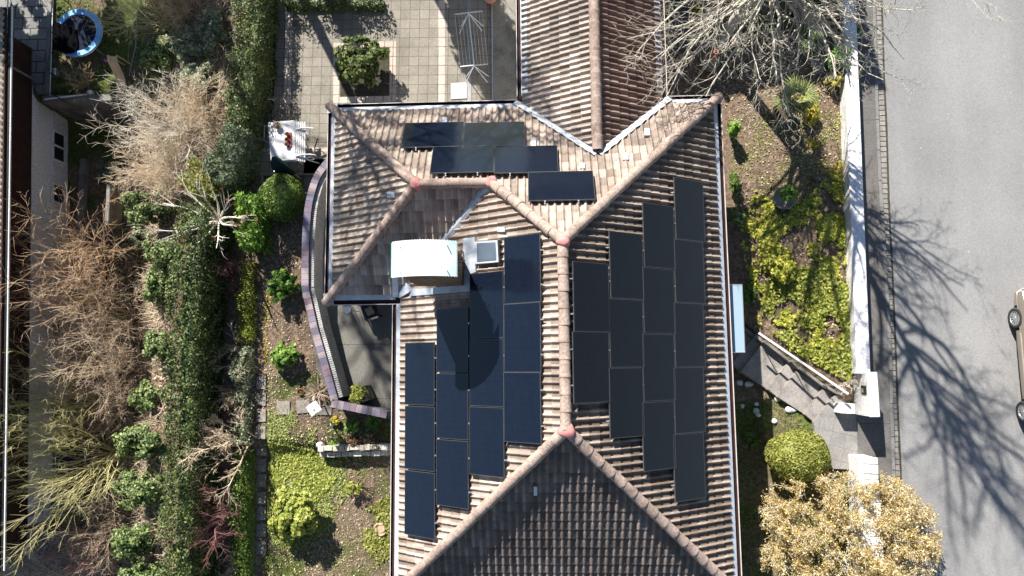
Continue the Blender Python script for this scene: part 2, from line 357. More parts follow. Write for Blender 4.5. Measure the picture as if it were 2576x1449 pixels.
def bush(name, label, cat, base, r, n=2500, size=.07, m='laurel', k=30, spread=.26, seed=0, group=None, stems=7, z0=None, core=True, tilt=.7, aspect=.6, stemmat='bark_dark'):
    """loose shrub: leaf clumps through the crown, stems inside; base = point on the ground"""
    rng = np.random.default_rng(seed + 1000); t = thing(name, label, cat, base, 0, group)
    p, nr = clump_points(rng, n, r, k, spread); h = r[2] * .75 if z0 is None else z0
    p = p + np.array([0, 0, h]); p[:, 2] = np.maximum(p[:, 2], .02)
    parts = [leaf_arrays(p, size, nr + np.array([0, 0, .5]), tilt, aspect, rng)]
    if core:
        q, nq = clump_points(rng, n // 3, np.asarray(r) * .62, k, spread); q = q + np.array([0, 0, h * .9]); q[:, 2] = np.maximum(q[:, 2], .02)
        parts.append(leaf_arrays(q, size * 1.3, None, 1, .8, rng))
    V, Fs = join_arrays(parts); link('foliage', npmesh('foliage', V, Fs), M[m], t)
    if stems:
        a = rng.uniform(0, 6.28, stems); d = np.stack([np.cos(a)*r[0], np.sin(a)*r[1], np.full(stems, h + r[2]*.4)], 1)
        S, _ = grow(rng, np.zeros((stems, 3)), d, np.linalg.norm(d, axis=1) * .9, np.full(stems, .022), [(4, .12, .05, 3, .5, .7, .6, .4), (3, .15, .05, 0, 0, 0, 0, 0)])
        v, f = seg_arrays(S, 4); link('stem', npmesh('stem', v, f), M[stemmat], t)
    return t
def ball(name, label, cat, base, r, n, size, m, seed=0, zc=None, group=None):
    """clipped ball: dense skin of small leaves over a closed body"""
    rng = np.random.default_rng(seed + 50); t = thing(name, label, cat, base, 0, group); r = np.asarray(r, float); zc = r[2] * .85 if zc is None else zc
    d = unit(rng.normal(size=(n, 3))); ph = rng.uniform(0, 6.28, (5, 3)); q = np.ones(n)
    for i in range(5): q += .022 * np.sin((2 + 1.6*i) * d @ unit(ph[i] - 3) + ph[i, 0])
    p = d * r * (q + rng.uniform(-.035, .03, n))[:, None]; p[:, 2] += zc; keep = p[:, 2] > .01
    V1, F1 = leaf_arrays(p[keep], size, d[keep], .8, .7, rng)
    V2, F2 = ellipsoid((0, 0, zc), r * .95, 28, 18); V2[:, 2] = np.maximum(V2[:, 2], .0)
    V, Fs = join_arrays([(V1, F1), (V2, F2)]); link('foliage', npmesh('foliage', V, Fs), M[m], t)
    mb = MB(); mb.tube([(0,0,-.05), (0,0,zc*.5), (.02,0,zc)], [.05,.04,.03]); mb.build('stem', M['bark_dark'], t)
    return t
def twig_shrub(name, label, base, stems, L, m, spread=.7, r=.014, kids=(6, 4), seed=0, lean=(0,0), wig=.1, up=.05, group=None, cat='shrub', lrat=(.5,.5), sp=(.8,.9), t0=.25, off=.12):
    rng = np.random.default_rng(seed + 300); t = thing(name, label, cat, base, 0, group); m = M[m] if isinstance(m, str) else m
    a = rng.uniform(0, 6.28, stems); q = spread * np.sqrt(rng.uniform(0, 1, stems))
    d = np.stack([np.cos(a)*q + lean[0], np.sin(a)*q + lean[1], np.ones(stems)], 1)
    st = np.stack([rng.normal(0, off, stems), rng.normal(0, off, stems), np.full(stems, -.03)], 1)
    S, tips = grow(rng, st, d, L * rng.uniform(.6, 1.1, stems), r * rng.uniform(.7, 1.2, stems),
        [(7, wig, up, kids[0], lrat[0], sp[0], .65, t0), (4, wig*1.5, up, kids[1], lrat[1], sp[1], .7, .15), (3, wig*1.8, up, 0, 0, 0, 0, 0)])
    n1 = stems * 7
    v, f = seg_arrays(S[:n1], 5); link('stem', npmesh('stem', v, f), m, t)
    v, f = seg_arrays(S[n1:], 3); link('twigs', npmesh('twigs', v, f), m, t)
    return t
def scatter(name, pts, size, m, label=None, tilt=.6, aspect=.6, kind='stuff', rng=RNG, nrm=None):
    n = np.tile(np.array([[0, 0, 1.]]), (len(pts), 1)) if nrm is None else nrm
    V, Fq = leaf_arrays(np.asarray(pts), size, n, tilt, aspect, rng)
    return tag(link(name, npmesh(name, V, Fq), M[m]), label, None, None, kind)
def in_poly(x, y, poly):
    x = np.asarray(x); y = np.asarray(y); c = np.zeros(x.shape, bool); j = len(poly) - 1
    for i in range(len(poly)):
        xi, yi = poly[i]; xj, yj = poly[j]
        c ^= ((yi > y) != (yj > y)) & (x < (xj - xi) * (y - yi) / (yj - yi + 1e-12) + xi); j = i
    return c
def vnoise(x, y, s, seed=0):
    """cheap smooth value noise, 0..1"""
    rg = np.random.default_rng(seed); Tb = rg.uniform(0, 1, (64, 64)); u = x / s; v = y / s
    i = np.floor(u).astype(int); j = np.floor(v).astype(int); fu = u - i; fv = v - j; fu = fu*fu*(3-2*fu); fv = fv*fv*(3-2*fv)
    g = lambda a, b: Tb[a % 64, b % 64]
    return (g(i,j)*(1-fu)+g(i+1,j)*fu)*(1-fv) + (g(i,j+1)*(1-fu)+g(i+1,j+1)*fu)*fv
def ground_pts(polypx, n, rng, patch=None, lo=.5, seed=0, lift=(.01, .06)):
    poly = [tuple(G(*q)[:2]) for q in polypx]; xs = [p[0] for p in poly]; ys = [p[1] for p in poly]
    x = rng.uniform(min(xs), max(xs), n); y = rng.uniform(min(ys), max(ys), n); k = in_poly(x, y, poly)
    if patch: k &= (vnoise(x, y, patch, seed) * .65 + vnoise(x, y, patch * .35, seed + 1) * .35 + rng.uniform(-.1, .1, n)) > lo
    x, y = x[k], y[k]
    return np.stack([x, y, gz(x, y) + rng.uniform(*lift, len(x))], 1)
# ================================================================== SETTING
def wall_x(y):                                            # foot line of the street wall
    a, b = P(2124, 105, 1.15), P(2155, 936, 1.15); return a[0] + (np.asarray(y) - a[1]) * (b[0] - a[0]) / (b[1] - a[1])
_gz0 = gz
def gz(x, y):
    z = _gz0(x, y); return np.where(np.asarray(x) > wall_x(y) + .17, ZS - .06, z)
def axis(lo, hi, a, b, fine):
    mid = np.arange(a, b + fine, fine); k = np.geomspace(.6, 1, 12)
    left = a - np.geomspace(.5, a - lo, 14)[::-1]; right = b + fine + np.geomspace(.5, hi - b, 14)
    return np.concatenate([left, mid, right])
gx = axis(-220, 220, -21, 17, .2); gy = axis(-220, 220, -17, 9, .2)
XX, YY = np.meshgrid(gx, gy, indexing='ij')
ZZ = gz(XX, YY) + .03 * (vnoise(XX, YY, .8, 3) - .5) * ((XX < -8.4) | ((XX > 6.2) & (XX < 10)))
ZZ = ZZ - .25 * sm(20, 60, np.abs(XX)) * 0
V = np.stack([XX, YY, ZZ], -1).reshape(-1, 3); a = np.arange(len(gx)*len(gy)).reshape(len(gx), len(gy))
Fq = np.stack([a[:-1,:-1], a[1:,:-1], a[1:,1:], a[:-1,1:]], -1).reshape(-1, 4)
m, t, b = mat('garden_ground', .95, .1)
co = coords(t); n1 = noise(t, co, .8, 6, .6); n2 = noise(t, co, 9, 6, .65)
soil = ramp(t, n2, [(.3, (.085,.06,.043)), (.5, (.19,.138,.098)), (.72, (.32,.245,.18))])
gr = ramp(t, n2, [(.3, (.035,.05,.014)), (.55, (.10,.125,.035)), (.75, (.19,.20,.075))])
at = N(t, 'ShaderNodeAttribute', attribute_name='green')
ad = N(t, 'ShaderNodeMath', operation='ADD'); t.links.new(at.outputs['Fac'], ad.inputs[0]); t.links.new(n1, ad.inputs[1])
col = mix(t, ramp(t, ad.outputs[0], [(.85, (0,0,0)), (1.05, (1,1,1))]), soil, gr)
t.links.new(col, b.inputs['Base Color']); bump(t, b, noise(t, co, 30, 5, .7), .8, .04)
ground = link('ground', npmesh('ground', V, Fq, True), m); tag(ground, kind='structure')
green = np.where((XX > -8.4) & (XX < -3.4) & (YY < -8.0), .42, .15) + np.where((XX > 6) & (YY < -9), .3, 0) + np.where((XX < -11.5) & (YY > 0), .32, np.where(XX < -12.5, .2, 0))
at = ground.data.attributes.new('green', 'FLOAT', 'POINT'); at.data.foreach_set('value', green.astype(np.float32).ravel())
# ---- street
def edge(pts, z): return [P(*q, z)[:2] for q in pts]
def extend(e, up=60, dn=60):
    e = [np.array(p) for p in e]; d0 = (e[0] - e[1]) / np.linalg.norm(e[0] - e[1]); d1 = (e[-1] - e[-2]) / np.linalg.norm(e[-1] - e[-2])
    return [e[0] + d0 * up] + e + [e[-1] + d1 * dn]
kerbpx = [(2203,0), (2209,220), (2214.5,380), (2219.5,475), (2229.5,625), (2242,850), (2247,975), (2252,1170), (2262,1449)]
settpx = [(2217,0), (2223,200), (2229,320), (2234.5,500), (2243,675), (2251,850), (2257,1025), (2264,1170), (2275,1449)]
ke = extend(edge(kerbpx, ZL)); se = extend(edge(settpx, ZS + .01))
def strip(name, L, R, z, m, th=.0, nz=None):
    mb = MB(); n = len(L)
    V = [(p[0], p[1], z) for p in L] + [(p[0], p[1], z) for p in R]; Fc = [[i, n+i, n+i+1, i+1] for i in range(n-1)]
    if th:
        V += [(p[0], p[1], z - th) for p in R]; Fc += [[n+i, 2*n+i, 2*n+i+1, n+i+1] for i in range(n-1)]
    mb.add(V, Fc); return tag(mb.build(name, m), kind='structure')
m, t, b = mat('asphalt', .85, .25)
co = coords(t); c2 = coords(t, 'Object', (.5, .05, 1))
base = ramp(t, noise(t, co, .35, 4), [(.3, (.225,.223,.222)), (.7, (.27,.267,.262))])
base = mix(t, .8, base, ramp(t, noise(t, c2, 1.2, 5), [(.3, (.86,.86,.87)), (.7, (1.15,1.15,1.14))]), 'MULTIPLY')
base = mix(t, .6, base, ramp(t, noise(t, co, 30, 4, .7), [(.3, (.6,.6,.6)), (.7, (1.4,1.4,1.4))]), 'MULTIPLY')
vor = N(t, 'ShaderNodeTexVoronoi', feature='DISTANCE_TO_EDGE'); vor.inputs['Scale'].default_value = .22
wv = N(t, 'ShaderNodeVectorMath', operation='ADD'); nn = N(t, 'ShaderNodeTexNoise'); nn.inputs['Scale'].default_value = 1.5; t.links.new(co, nn.inputs['Vector'])
t.links.new(co, wv.inputs[0]); t.links.new(nn.outputs[1], wv.inputs[1]); t.links.new(wv.outputs[0], vor.inputs['Vector'])
crack = ramp(t, vor.outputs['Distance'], [(0, (1,1,1)), (.004, (0,0,0))])
ck = N(t, 'ShaderNodeMath', operation='MULTIPLY'); ck.inputs[1].default_value = .22; t.links.new(crack, ck.inputs[0])
base = mix(t, ck.outputs[0], base, (.12,.12,.125))
spk = ramp(t, noise(t, co, 7, 1), [(.80, (0,0,0)), (.815, (1,1,1))]); base = mix(t, spk, base, (.42,.42,.40))
t.links.new(base, b.inputs['Base Color']); bump(t, b, noise(t, co, 90, 2), .35, .01)
far = [np.array([p[0] + 60, p[1]]) for p in se]
strip('street', [p - np.array([.3, 0]) for p in se], far, ZS, m)
def brickmat(name, c1, c2, mortar, sx, sy, ms=.01, off=0.0, rz=0, rough=.9, dirt=.6, dscale=1.3, stain=(.07,.065,.05)):
    m, t, b = mat(name, rough, .15)
    c = N(t, 'ShaderNodeTexCoord'); mp = N(t, 'ShaderNodeMapping'); mp.inputs['Rotation'].default_value = (0, 0, rz); t.links.new(c.outputs['Object'], mp.inputs[0])
    br = N(t, 'ShaderNodeTexBrick', offset=off, squash=1.0); br.inputs['Color1'].default_value = (*c1, 1); br.inputs['Color2'].default_value = (*c2, 1); br.inputs['Mortar'].default_value = (*mortar, 1)
    br.inputs['Scale'].default_value = 1; br.inputs['Mortar Size'].default_value = ms; br.inputs['Brick Width'].default_value = sx; br.inputs['Row Height'].default_value = sy; br.inputs['Mortar Smooth'].default_value = .1
    t.links.new(mp.outputs[0], br.inputs['Vector']); co = c.outputs['Object']
    col = mix(t, .7, br.outputs[0], ramp(t, noise(t, co, 14, 5), [(.3, (.75,.74,.72)), (.7, (1.2,1.2,1.2))]), 'MULTIPLY')
    d = ramp(t, noise(t, co, dscale, 7, .65), [(.45, (0,0,0)), (.75, (1,1,1))]); k = N(t, 'ShaderNodeMath', operation='MULTIPLY'); k.inputs[1].default_value = dirt; t.links.new(d, k.inputs[0])
    col = mix(t, k.outputs[0], col, stain); t.links.new(col, b.inputs['Base Color']); bump(t, b, br.outputs['Fac'], -.25, .01)
    return m
M['pavement'] = brickmat('pavement_asphalt', (.145,.138,.132), (.165,.157,.15), (.095,.092,.088), 6.0, 2.4, .012, .3, 0, .9, .35, 2.0)
M['patio'] = brickmat('patio_tiles', (.25,.228,.19), (.30,.275,.23), (.10,.09,.072), .332, .332, .008, 0, rad(1), .85, .55, 1.1, (.085,.08,.062))
M['patio_light'] = brickmat('pale_tiles', (.50,.42,.36), (.58,.50,.43), (.16,.13,.11), .30, .332, .012, 0, rad(1), .85, .25, 2)
M['block'] = brickmat('concrete_blocks', (.22,.22,.215), (.29,.29,.28), (.07,.07,.07), .62, .42, .022, .5, 0, .9, .5, 1.5)
inner = [np.array([float(wall_x(p[1])) + .3, p[1]]) for p in ke]
kin = [p - np.array([.10, 0]) for p in ke]
strip('pavement', inner, kin, ZL - .004, M['pavement'])
M['kerb'] = brickmat('kerb_stone', (.21,.205,.20), (.24,.235,.225), (.05,.05,.05), 3.0, 1.0, .014, .0, 0, .85, .3, 4)
strip('kerb', kin, ke, ZL, M['kerb'], .14)
mb = MB(); rg = np.random.default_rng(4)                   # the row of setts along the kerb
def along(e, y):
    for p, q in zip(e[:-1], e[1:]):
        if q[1] <= y <= p[1]: return p[0] + (q[0] - p[0]) * (y - p[1]) / (q[1] - p[1])
    return e[-1][0]
y = 7.5
while y > -17:
    h = .165 + rg.uniform(-.012, .02); x0 = along(ke, y) + .025; x1 = along(se, y)
    mb.box(((x0 + x1)/2 + rg.uniform(-.006, .006), y - h/2, ZS - .05), (x1 - x0 - .02, h - .016, .12 + rg.uniform(0, .008)), rg.uniform(-.02, .02), bev=.012); y -= h
M['sett'] = noisy('granite_setts', (.19,.18,.165), (.33,.315,.29), 5, .85, .2, fine=30)
tag(mb.build('kerb_setts', M['sett']), kind='structure')
strip('gutter_bed', [p + np.array([.0, 0]) for p in ke], [p + np.array([.05, 0]) for p in se], ZS + .004, M['bed_soil'])
# ---- patio
M['frame_edge2'] = noisy('drain_grate_steel', (.24,.24,.24), (.34,.34,.34), 6, .5, .4, metal=.2)
def sheet(name, px, z, m, th=.12, kind='structure'):
    return tag(MB().prism([P(*q, z)[:2] for q in px], z - th, z).build(name, m), kind=kind)
sheet('patio', [(640,-90), (1241,-90), (1241,300), (850,300), (842,440), (560,440)], 0.0, M['patio'])
sheet('side_strip', [(1241,-90), (1312,-90), (1312,300), (1241,300)], -.004, noisy('mossy_strip', (.13,.125,.105), (.24,.23,.20), 1.6, .9, .15, fine=28, c3=(.30,.29,.26)))
sheet('patio_band', [(719,12), (736,12), (731,262), (715,262)], .005, M['patio_light'], .02)
sheet('patio_band', [(1103,-20), (1119,-20), (1119,256), (1103,256)], .005, M['patio_light'], .02)
sheet('patio_band', [(640,374), (835,370), (835,384), (640,388)], .005, M['patio_light'], .02)
mb = MB()
def ring(mb, outer, innr, z):
    o = [P(*q, z) for q in outer]; i = [P(*q, z) for q in innr]; mb.add(list(o) + list(i), [[k, (k+1) % 4, 4+(k+1) % 4, 4+k] for k in range(4)])
ring(mb, [(839,108), (996,103), (996,256), (838,259)], [(857,124), (980,119), (980,241), (855,244)], .006)
tag(mb.build('patio_band', M['patio_light']), kind='structure')
sheet('planting_bed', [(857,124), (980,119), (980,241), (855,244)], .004, M['bed_soil'], .02)
mb = MB(); a, b_ = P(1175,-20,.012), P(1176,256,.012); a2 = P(1184,-20,.012)
wd = abs(a2[0]-a[0])
for k in range(120):
    f = k / 119; p = a + (b_ - a) * f; mb.box((p[0] + wd/2, p[1], .008), (wd, .034, .01))
for s in (0, 1): mb.box((a[0] + s*wd + (b_[0]-a[0])/2, (a[1]+b_[1])/2, .009), (.012, abs(a[1]-b_[1]), .014))
tag(mb.build('drain_channel', M['frame_edge2']), kind='structure')
sheet('drain_cover', [(1134,209), (1174,207), (1174,247), (1134,249)], .03, noisy('cover_slab', (.46,.48,.48), (.58,.60,.60), 5, .8, .2), .05)
mb = MB(); a, b_ = P(1238,-20,.1), P(1238,256,.1); mb.box(((a[0]+b_[0])/2, (a[1]+b_[1])/2, .03), (.035, abs(a[1]-b_[1]), .1)); tag(mb.build('patio_edging', M['silver']), kind='structure')
mb = MB(); a, b_ = P(690,12,.02), P(686,300,.02); mb.box(((a[0]+b_[0])/2, (a[1]+b_[1])/2, .006), (.09, abs(a[1]-b_[1]), .012)); tag(mb.build('patio_gutter', M['black']), kind='structure')
# ---- courtyard
M['court'] = brickmat('courtyard_concrete', (.165,.16,.145), (.185,.178,.16), (.075,.072,.066), 30, 1.75, .010, 0, 0, .85, .6, .75, (.09,.088,.078))
sheet('courtyard_floor', [(765,400), (850,400), (850,740), (1010,740), (1010,1060), (845,1030), (800,940), (775,800), (760,600)], .0, M['court'], .1)
# ---- steps to the street
def ST(x, y): return ((2820 + x/2.2286) * .644, (1200 + y/2.2286) * .644)
Lp = [(-40,395), (95,490), (165,560), (395,715), (485,782), (722,933), (800,1000)]; Rp = [(130,170), (270,265), (350,320), (572,485), (652,552), (880,708), (985,765)]
zs = [-.65, -.48, -.31, -.14, .03, .20]
tr = thing('garden_steps', 'worn stone steps beside the metal handrail, leading up to the street gate', 'steps', G(*ST(500,650)))
for i, z in enumerate(zs):
    poly = [P(*ST(*q), z) for q in (Lp[i], Lp[i+1], Rp[i+1], Rp[i])]
    o = Vector(tr.location); mb = MB(); mb.prism([(p[0]-o.x, p[1]-o.y) for p in poly], -1.2 - o.z, z - o.z); mb.build('tread', M['step'], tr)
sheet('entrance_path', [(1830,700), (1885,700), (1893,800), (1850,880), (1835,905)], -.655, M['step'], .4)
sheet('landing', [ST(798,1003), ST(985,765), ST(1090,760), ST(1270,900), ST(1285,1300), ST(1275,1420), ST(850,1400)], ZL - .012, brickmat('landing_slabs', (.25,.242,.23), (.28,.272,.258), (.16,.155,.145), .42, .42, .006, 0, .25, .9, .4, 1.6), .15)
# ================================================================== HOUSE
ZE = 2.7; S = .657; xe, xw, yws, xm, r4 = 6.008, -5.46, -5.938, -3.492, -9.192
hy = (xe - xm) / 2; hg = -yws / 2; xr = (xe + xm) / 2; ys = r4 - hy
A, B, D, E_ = (xw, 0), (xe, 0), (xw, yws), (xm, yws)
R1, R2, R3, R4 = (xw + hg, -hg), (xm + hg, -hg), (xr, -hy), (xr, r4)
SW, SE = (xm, ys), (xe, ys)
house = thing('house', 'white house under brown tiled hip roofs with a side wing, brick chimney and gabled extension', 'house', (xr, -5, 0))
HO = Vector(house.location)
def hpart(name, mb_or_me, m, parent=None, smooth=False):
    """geometry in world coordinates, hung under the house"""
    if isinstance(mb_or_me, MB): o = mb_or_me.build(name, m, None, smooth)
    else: o = link(name, mb_or_me, m)
    if parent is None: o.parent = house; o.location = -HO
    else: o.parent = parent
    return o
TP, TC = .192, .262                                        # tile width, course (plan)
def roll(u):
    """profile across one tile: shallow pan and one round roll"""
    f = u - np.floor(u); r = np.where(f < .46, np.sin(np.pi * f / .46) ** .85 * .060, 0); return r - np.where(f >= .46, .010 * np.sin(np.pi * (f - .46) / .54), 0)
def tile_plane(name, org, a, b, s, z0, polys, m, seed=0, v0=.25, tp=TP, tc=TC, rh=1.0):
    org, a, b = np.array(org, float), np.array(a, float), np.array(b, float)
    pts = np.array([p for q in polys for p in q]) - org; us = pts @ a; vs = pts @ b
    u0, u1 = us.min(), us.max(); v1 = vs.max()
    fr = np.array([0, .06, .14, .23, .32, .40, .455, .47, .6, .75, .88])
    ku = np.arange(math.floor(u0/tp), math.ceil(u1/tp) + 1); U = np.sort((ku[:, None] + fr[None, :]).ravel())
    rows = []; kv = np.arange(0, math.ceil((v1 - v0)/tc) + 1)
    for k in kv: rows += [(k + .002, .034, k), (k + .5, .018, k), (k + .985, .001, k), (k + .999, -.004, k)]
    rg = np.random.default_rng(seed); J = rg.normal(0, .0045, (len(ku) + 3, len(kv) + 2)); Jv = rg.normal(0, .012, J.shape)
    Vv = np.array([r[0] for r in rows]); off = np.array([r[1] for r in rows]); kk = np.array([r[2] for r in rows])
    iu = np.clip(np.floor(U - ku[0] + 1e-6).astype(int), 0, J.shape[0]-1)
    UU = U[:, None] * tp + 0 * Vv[None]; jit = J[iu][:, kk]; VV = v0 + (Vv[None] + Jv[iu][:, kk] * (off[None] > .02)) * tc
    ZZ_ = z0 + s * VV + (rh * roll(U)[:, None] + off[None] + jit)
    XY = org + UU[..., None] * a + VV[..., None] * b
    V = np.concatenate([XY, ZZ_[..., None]], -1).reshape(-1, 3); nu, nv = UU.shape
    g = np.arange(nu*nv).reshape(nu, nv); Fq = np.stack([g[:-1,:-1], g[1:,:-1], g[1:,1:], g[:-1,1:]], -1).reshape(-1, 4)
    uvt = np.stack([U[:, None] + 0*Vv[None], Vv[None] + 0*U[:, None]], -1).reshape(-1, 2)
    fin = []
    for q in polys:
        me = npmesh(name, V, Fq, True); uv = me.uv_layers.new(name='UVMap'); li = np.empty(len(me.loops), np.int32); me.loops.foreach_get('vertex_index', li)
        # centre the uv inside its tile so that rounding never splits one
        uv.data.foreach_set('uv', (uvt[li] + np.array([100.0, 100.0])).astype(np.float32).ravel())
        bm = bmesh.new(); bm.from_mesh(me); c = np.mean(np.array(q), 0)
        for i in range(len(q)):
            p0, p1 = np.array(q[i]), np.array(q[(i+1) % len(q)]); e = p1 - p0; nrm = np.array([e[1], -e[0]])
            if (c - p0) @ nrm > 0: nrm = -nrm
            gm = bm.verts[:] + bm.edges[:] + bm.faces[:]
            bmesh.ops.bisect_plane(bm, geom=gm, plane_co=(p0[0], p0[1], 0), plane_no=(nrm[0], nrm[1], 0), clear_outer=True)
        fin.append(bm)
    for bm in fin[1:]:
        tmp = bpy.data.meshes.new('t'); bm.to_mesh(tmp); fin[0].from_mesh(tmp)
    me = bpy.data.meshes.new(name); fin[0].to_mesh(me)
    me.polygons.foreach_set('use_smooth', np.ones(len(me.polygons), bool))
    try: me.set_sharp_from_angle(angle=rad(50))
    except Exception: pass
    return hpart(name, me, m, ROOF)
mb = MB()                                                  # the boarding below the tiles
def rz_(p, s=S): return None
hm, hw_ = S * hy + ZE - .03, S * hg + ZE - .03; zb = ZE - .03
def v3(p, z): return (p[0], p[1], z)
mb.add([v3(A,zb), v3(B,zb), v3(R3,hm), v3(R2,hw_), v3(R1,hw_), v3(D,zb), v3(E_,zb), v3(R4,hm), v3(SW,zb), v3(SE,zb)],
       [[0,1,2,3,4], [0,4,5], [5,4,3,6], [6,3,2,7,8], [1,9,7,2], [9,8,7], [0,5,6,8,9,1]])
ROOF = mb.build('roof', M['wood_dark'], house, loc=-HO)
tile_plane('north_tiles', (0,0), (-1,0), (0,-1), S, ZE, [[A, R1, R2, (R2[0], 0)], [(R2[0], 0), R2, R3, B]], M['tile'], 1)
tile_plane('west_wing_tiles', (xw,0), (0,-1), (1,0), S, ZE, [[A, R1, D]], M['tile_wing'], 2)
tile_plane('south_wing_tiles', (xw,yws), (1,0), (0,1), S, ZE, [[D, R1, R2, E_]], M['tile_old'], 3)
tile_plane('west_tiles', (xm,0), (0,-1), (1,0), S, ZE, [[E_, R2, R3, R4, SW]], M['tile'], 4)
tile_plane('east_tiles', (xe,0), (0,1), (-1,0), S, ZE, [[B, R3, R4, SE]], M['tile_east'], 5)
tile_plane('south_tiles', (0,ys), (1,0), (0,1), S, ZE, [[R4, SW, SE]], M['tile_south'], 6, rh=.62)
gap = PP(1497, 380, (0, S, 1), ZE + .05)                   # top end of the gable valleys
xg, hwd = 2.303, 2.173; yG = gap[1]; zG = gap[2]; sg = (zG - ZE) / hwd; yT = 8.0
mb = MB(); mb.add([(xg-hwd,0,zb), (xg-hwd,yT,zb), (xg,yT,zG-.03), (xg,yG,zG-.03), (xg+hwd,yT,zb), (xg+hwd,0,zb)], [[0,3,2,1], [3,5,4,2], [1,2,4]])
hpart('gable_boarding', mb, M['wood_dark'], ROOF)
tile_plane('gable_west_tiles', (xg-hwd,0), (0,-1), (1,0), sg, ZE, [[(xg-hwd,yT), (xg,yT), (xg,yG), (xg-hwd,0)]], M['tile_old'], 7, .14, .172, .272)
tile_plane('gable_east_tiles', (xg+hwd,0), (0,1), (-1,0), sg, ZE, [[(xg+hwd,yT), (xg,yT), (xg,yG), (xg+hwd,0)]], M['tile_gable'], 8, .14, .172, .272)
def ridge(p0, p1, step, r=.135, lift=.05):
    p0, p1 = Vector(p0), Vector(p1); d = p1 - p0; L = d.length; d.normalize(); n = max(1, round(L / step)); mb = MB()
    side = Vector((-d.y, d.x, 0)).normalized(); up = d.cross(side); up = up if up.z > 0 else -up; rg = random.Random(int(L*100)); K = 12
    for i in range(n):
        q = p0 + d * (L * i / n); e = p0 + d * (L * (i + 1) / n + .035); j = Vector((rg.uniform(-.008,.008), rg.uniform(-.008,.008), rg.uniform(0,.008)))
        V = []
        for c, rr in ((q, r * 1.04), (q + d * .03, r * 1.07), (q + d * .06, r * 1.0), (e, r * .93)):
            for k in range(K + 1):
                a = math.pi * (-.08 + 1.16 * k / K); V.append(c + j + Vector((0, 0, lift)) + side * math.cos(a) * rr + up * math.sin(a) * rr * .92)
        Fc = [[s*(K+1)+k, s*(K+1)+k+1, (s+1)*(K+1)+k+1, (s+1)*(K+1)+k] for s in range(3) for k in range(K)]
        Fc += [list(range(K, -1, -1))]
        mb.add(V, Fc)
    o = hpart('ridge_caps', mb, M['ridge'], ROOF); return smooth_angle(o, 45)
H1, H3 = ZE + S*hg, ZE + S*hy
def ins(p, c, f): return (p[0] + (c[0]-p[0])*f, p[1] + (c[1]-p[1])*f)
for p, c, zc in ((A, R1, H1), (D, R1, H1), (B, R3, H3), (SW, R4, H3), (SE, R4, H3)):
    q = ins(p, c, .012); ridge((*q, ZE + .07), (*c, zc), .425)
ridge((*R1, H1), (*R2, H1), .42); ridge((*R3, H3), (*R2, H1), .425); ridge((*R4, H3), (*R3, H3), .415); ridge((xg, yT, zG), (xg, yG + .05, zG), .36, .15)
for q, z in ((R1, H1), (R2, H1), (R3, H3), (R4, H3)):
    mb = MB(); mb.blob((q[0], q[1], z + .075), (.17, .17, .125), int(z*100 + q[1]*9), .28, 18, 12); hpart('mortar_patch', mb, M['mortar'], ROOF, True)
def flash(p0, p1, wL, m, lift, name='valley_flashing', wR=None):
    p0, p1 = np.array(p0), np.array(p1); d = (p1 - p0)[:2]; d = d / np.linalg.norm(d); s = np.array([-d[1], d[0], 0]); n = 24; V = []; rg = np.random.default_rng(3)
    for i in range(n + 1):
        c = p0 + (p1 - p0) * i / n; k = .96 + .08 * rg.uniform()
        V += [c + s*wL*k + np.array([0,0,lift]), c + np.array([0,0,lift + .03]), c - s*(wL if wR is None else wR) + np.array([0,0,lift])]
    mb = MB(); mb.add(V, [[3*i+k, 3*i+3+k, 3*i+4+k, 3*i+1+k] for i in range(n) for k in (0, 1)]); return hpart(name, mb, m, ROOF)
# gable valleys lie on the north slope; strip built on that slope
def on_n(p): return np.array([p[0], p[1], ZE - S*p[1]])
for sx in (-1, 1):
    a0, a1 = np.array([xg + sx*(hwd+.02), -.02]), np.array([xg, yG - .04]); d = (a1 - a0) / np.linalg.norm(a1 - a0); nrm = np.array([-d[1], d[0]]); nrm = nrm if nrm[1] < 0 else -nrm
    n = 30; V = []; rg = np.random.default_rng(5 + sx)
    for i in range(n + 1):
        c = a0 + (a1 - a0) * i / n; wv_ = .15 + .012 * math.sin(i * 1.9) + rg.uniform(-.006, .006)
        for k in (-.06, 0, wv_): q = c + nrm * k; V.append((q[0], q[1], ZE - S*q[1] + (.085 if k >= 0 else .02)))
    mb = MB(); mb.add(V, [[3*i+k, 3*i+3+k, 3*i+4+k, 3*i+1+k] for i in range(n) for k in (0, 1)]); hpart('valley_flashing', mb, M['zinc'], ROOF)
vm_ = np.array([*R2, H1])*.5 + np.array([*E_, ZE + .02])*.5
flash((*R2, H1 + .0), vm_, .10, M['lead'], .07)
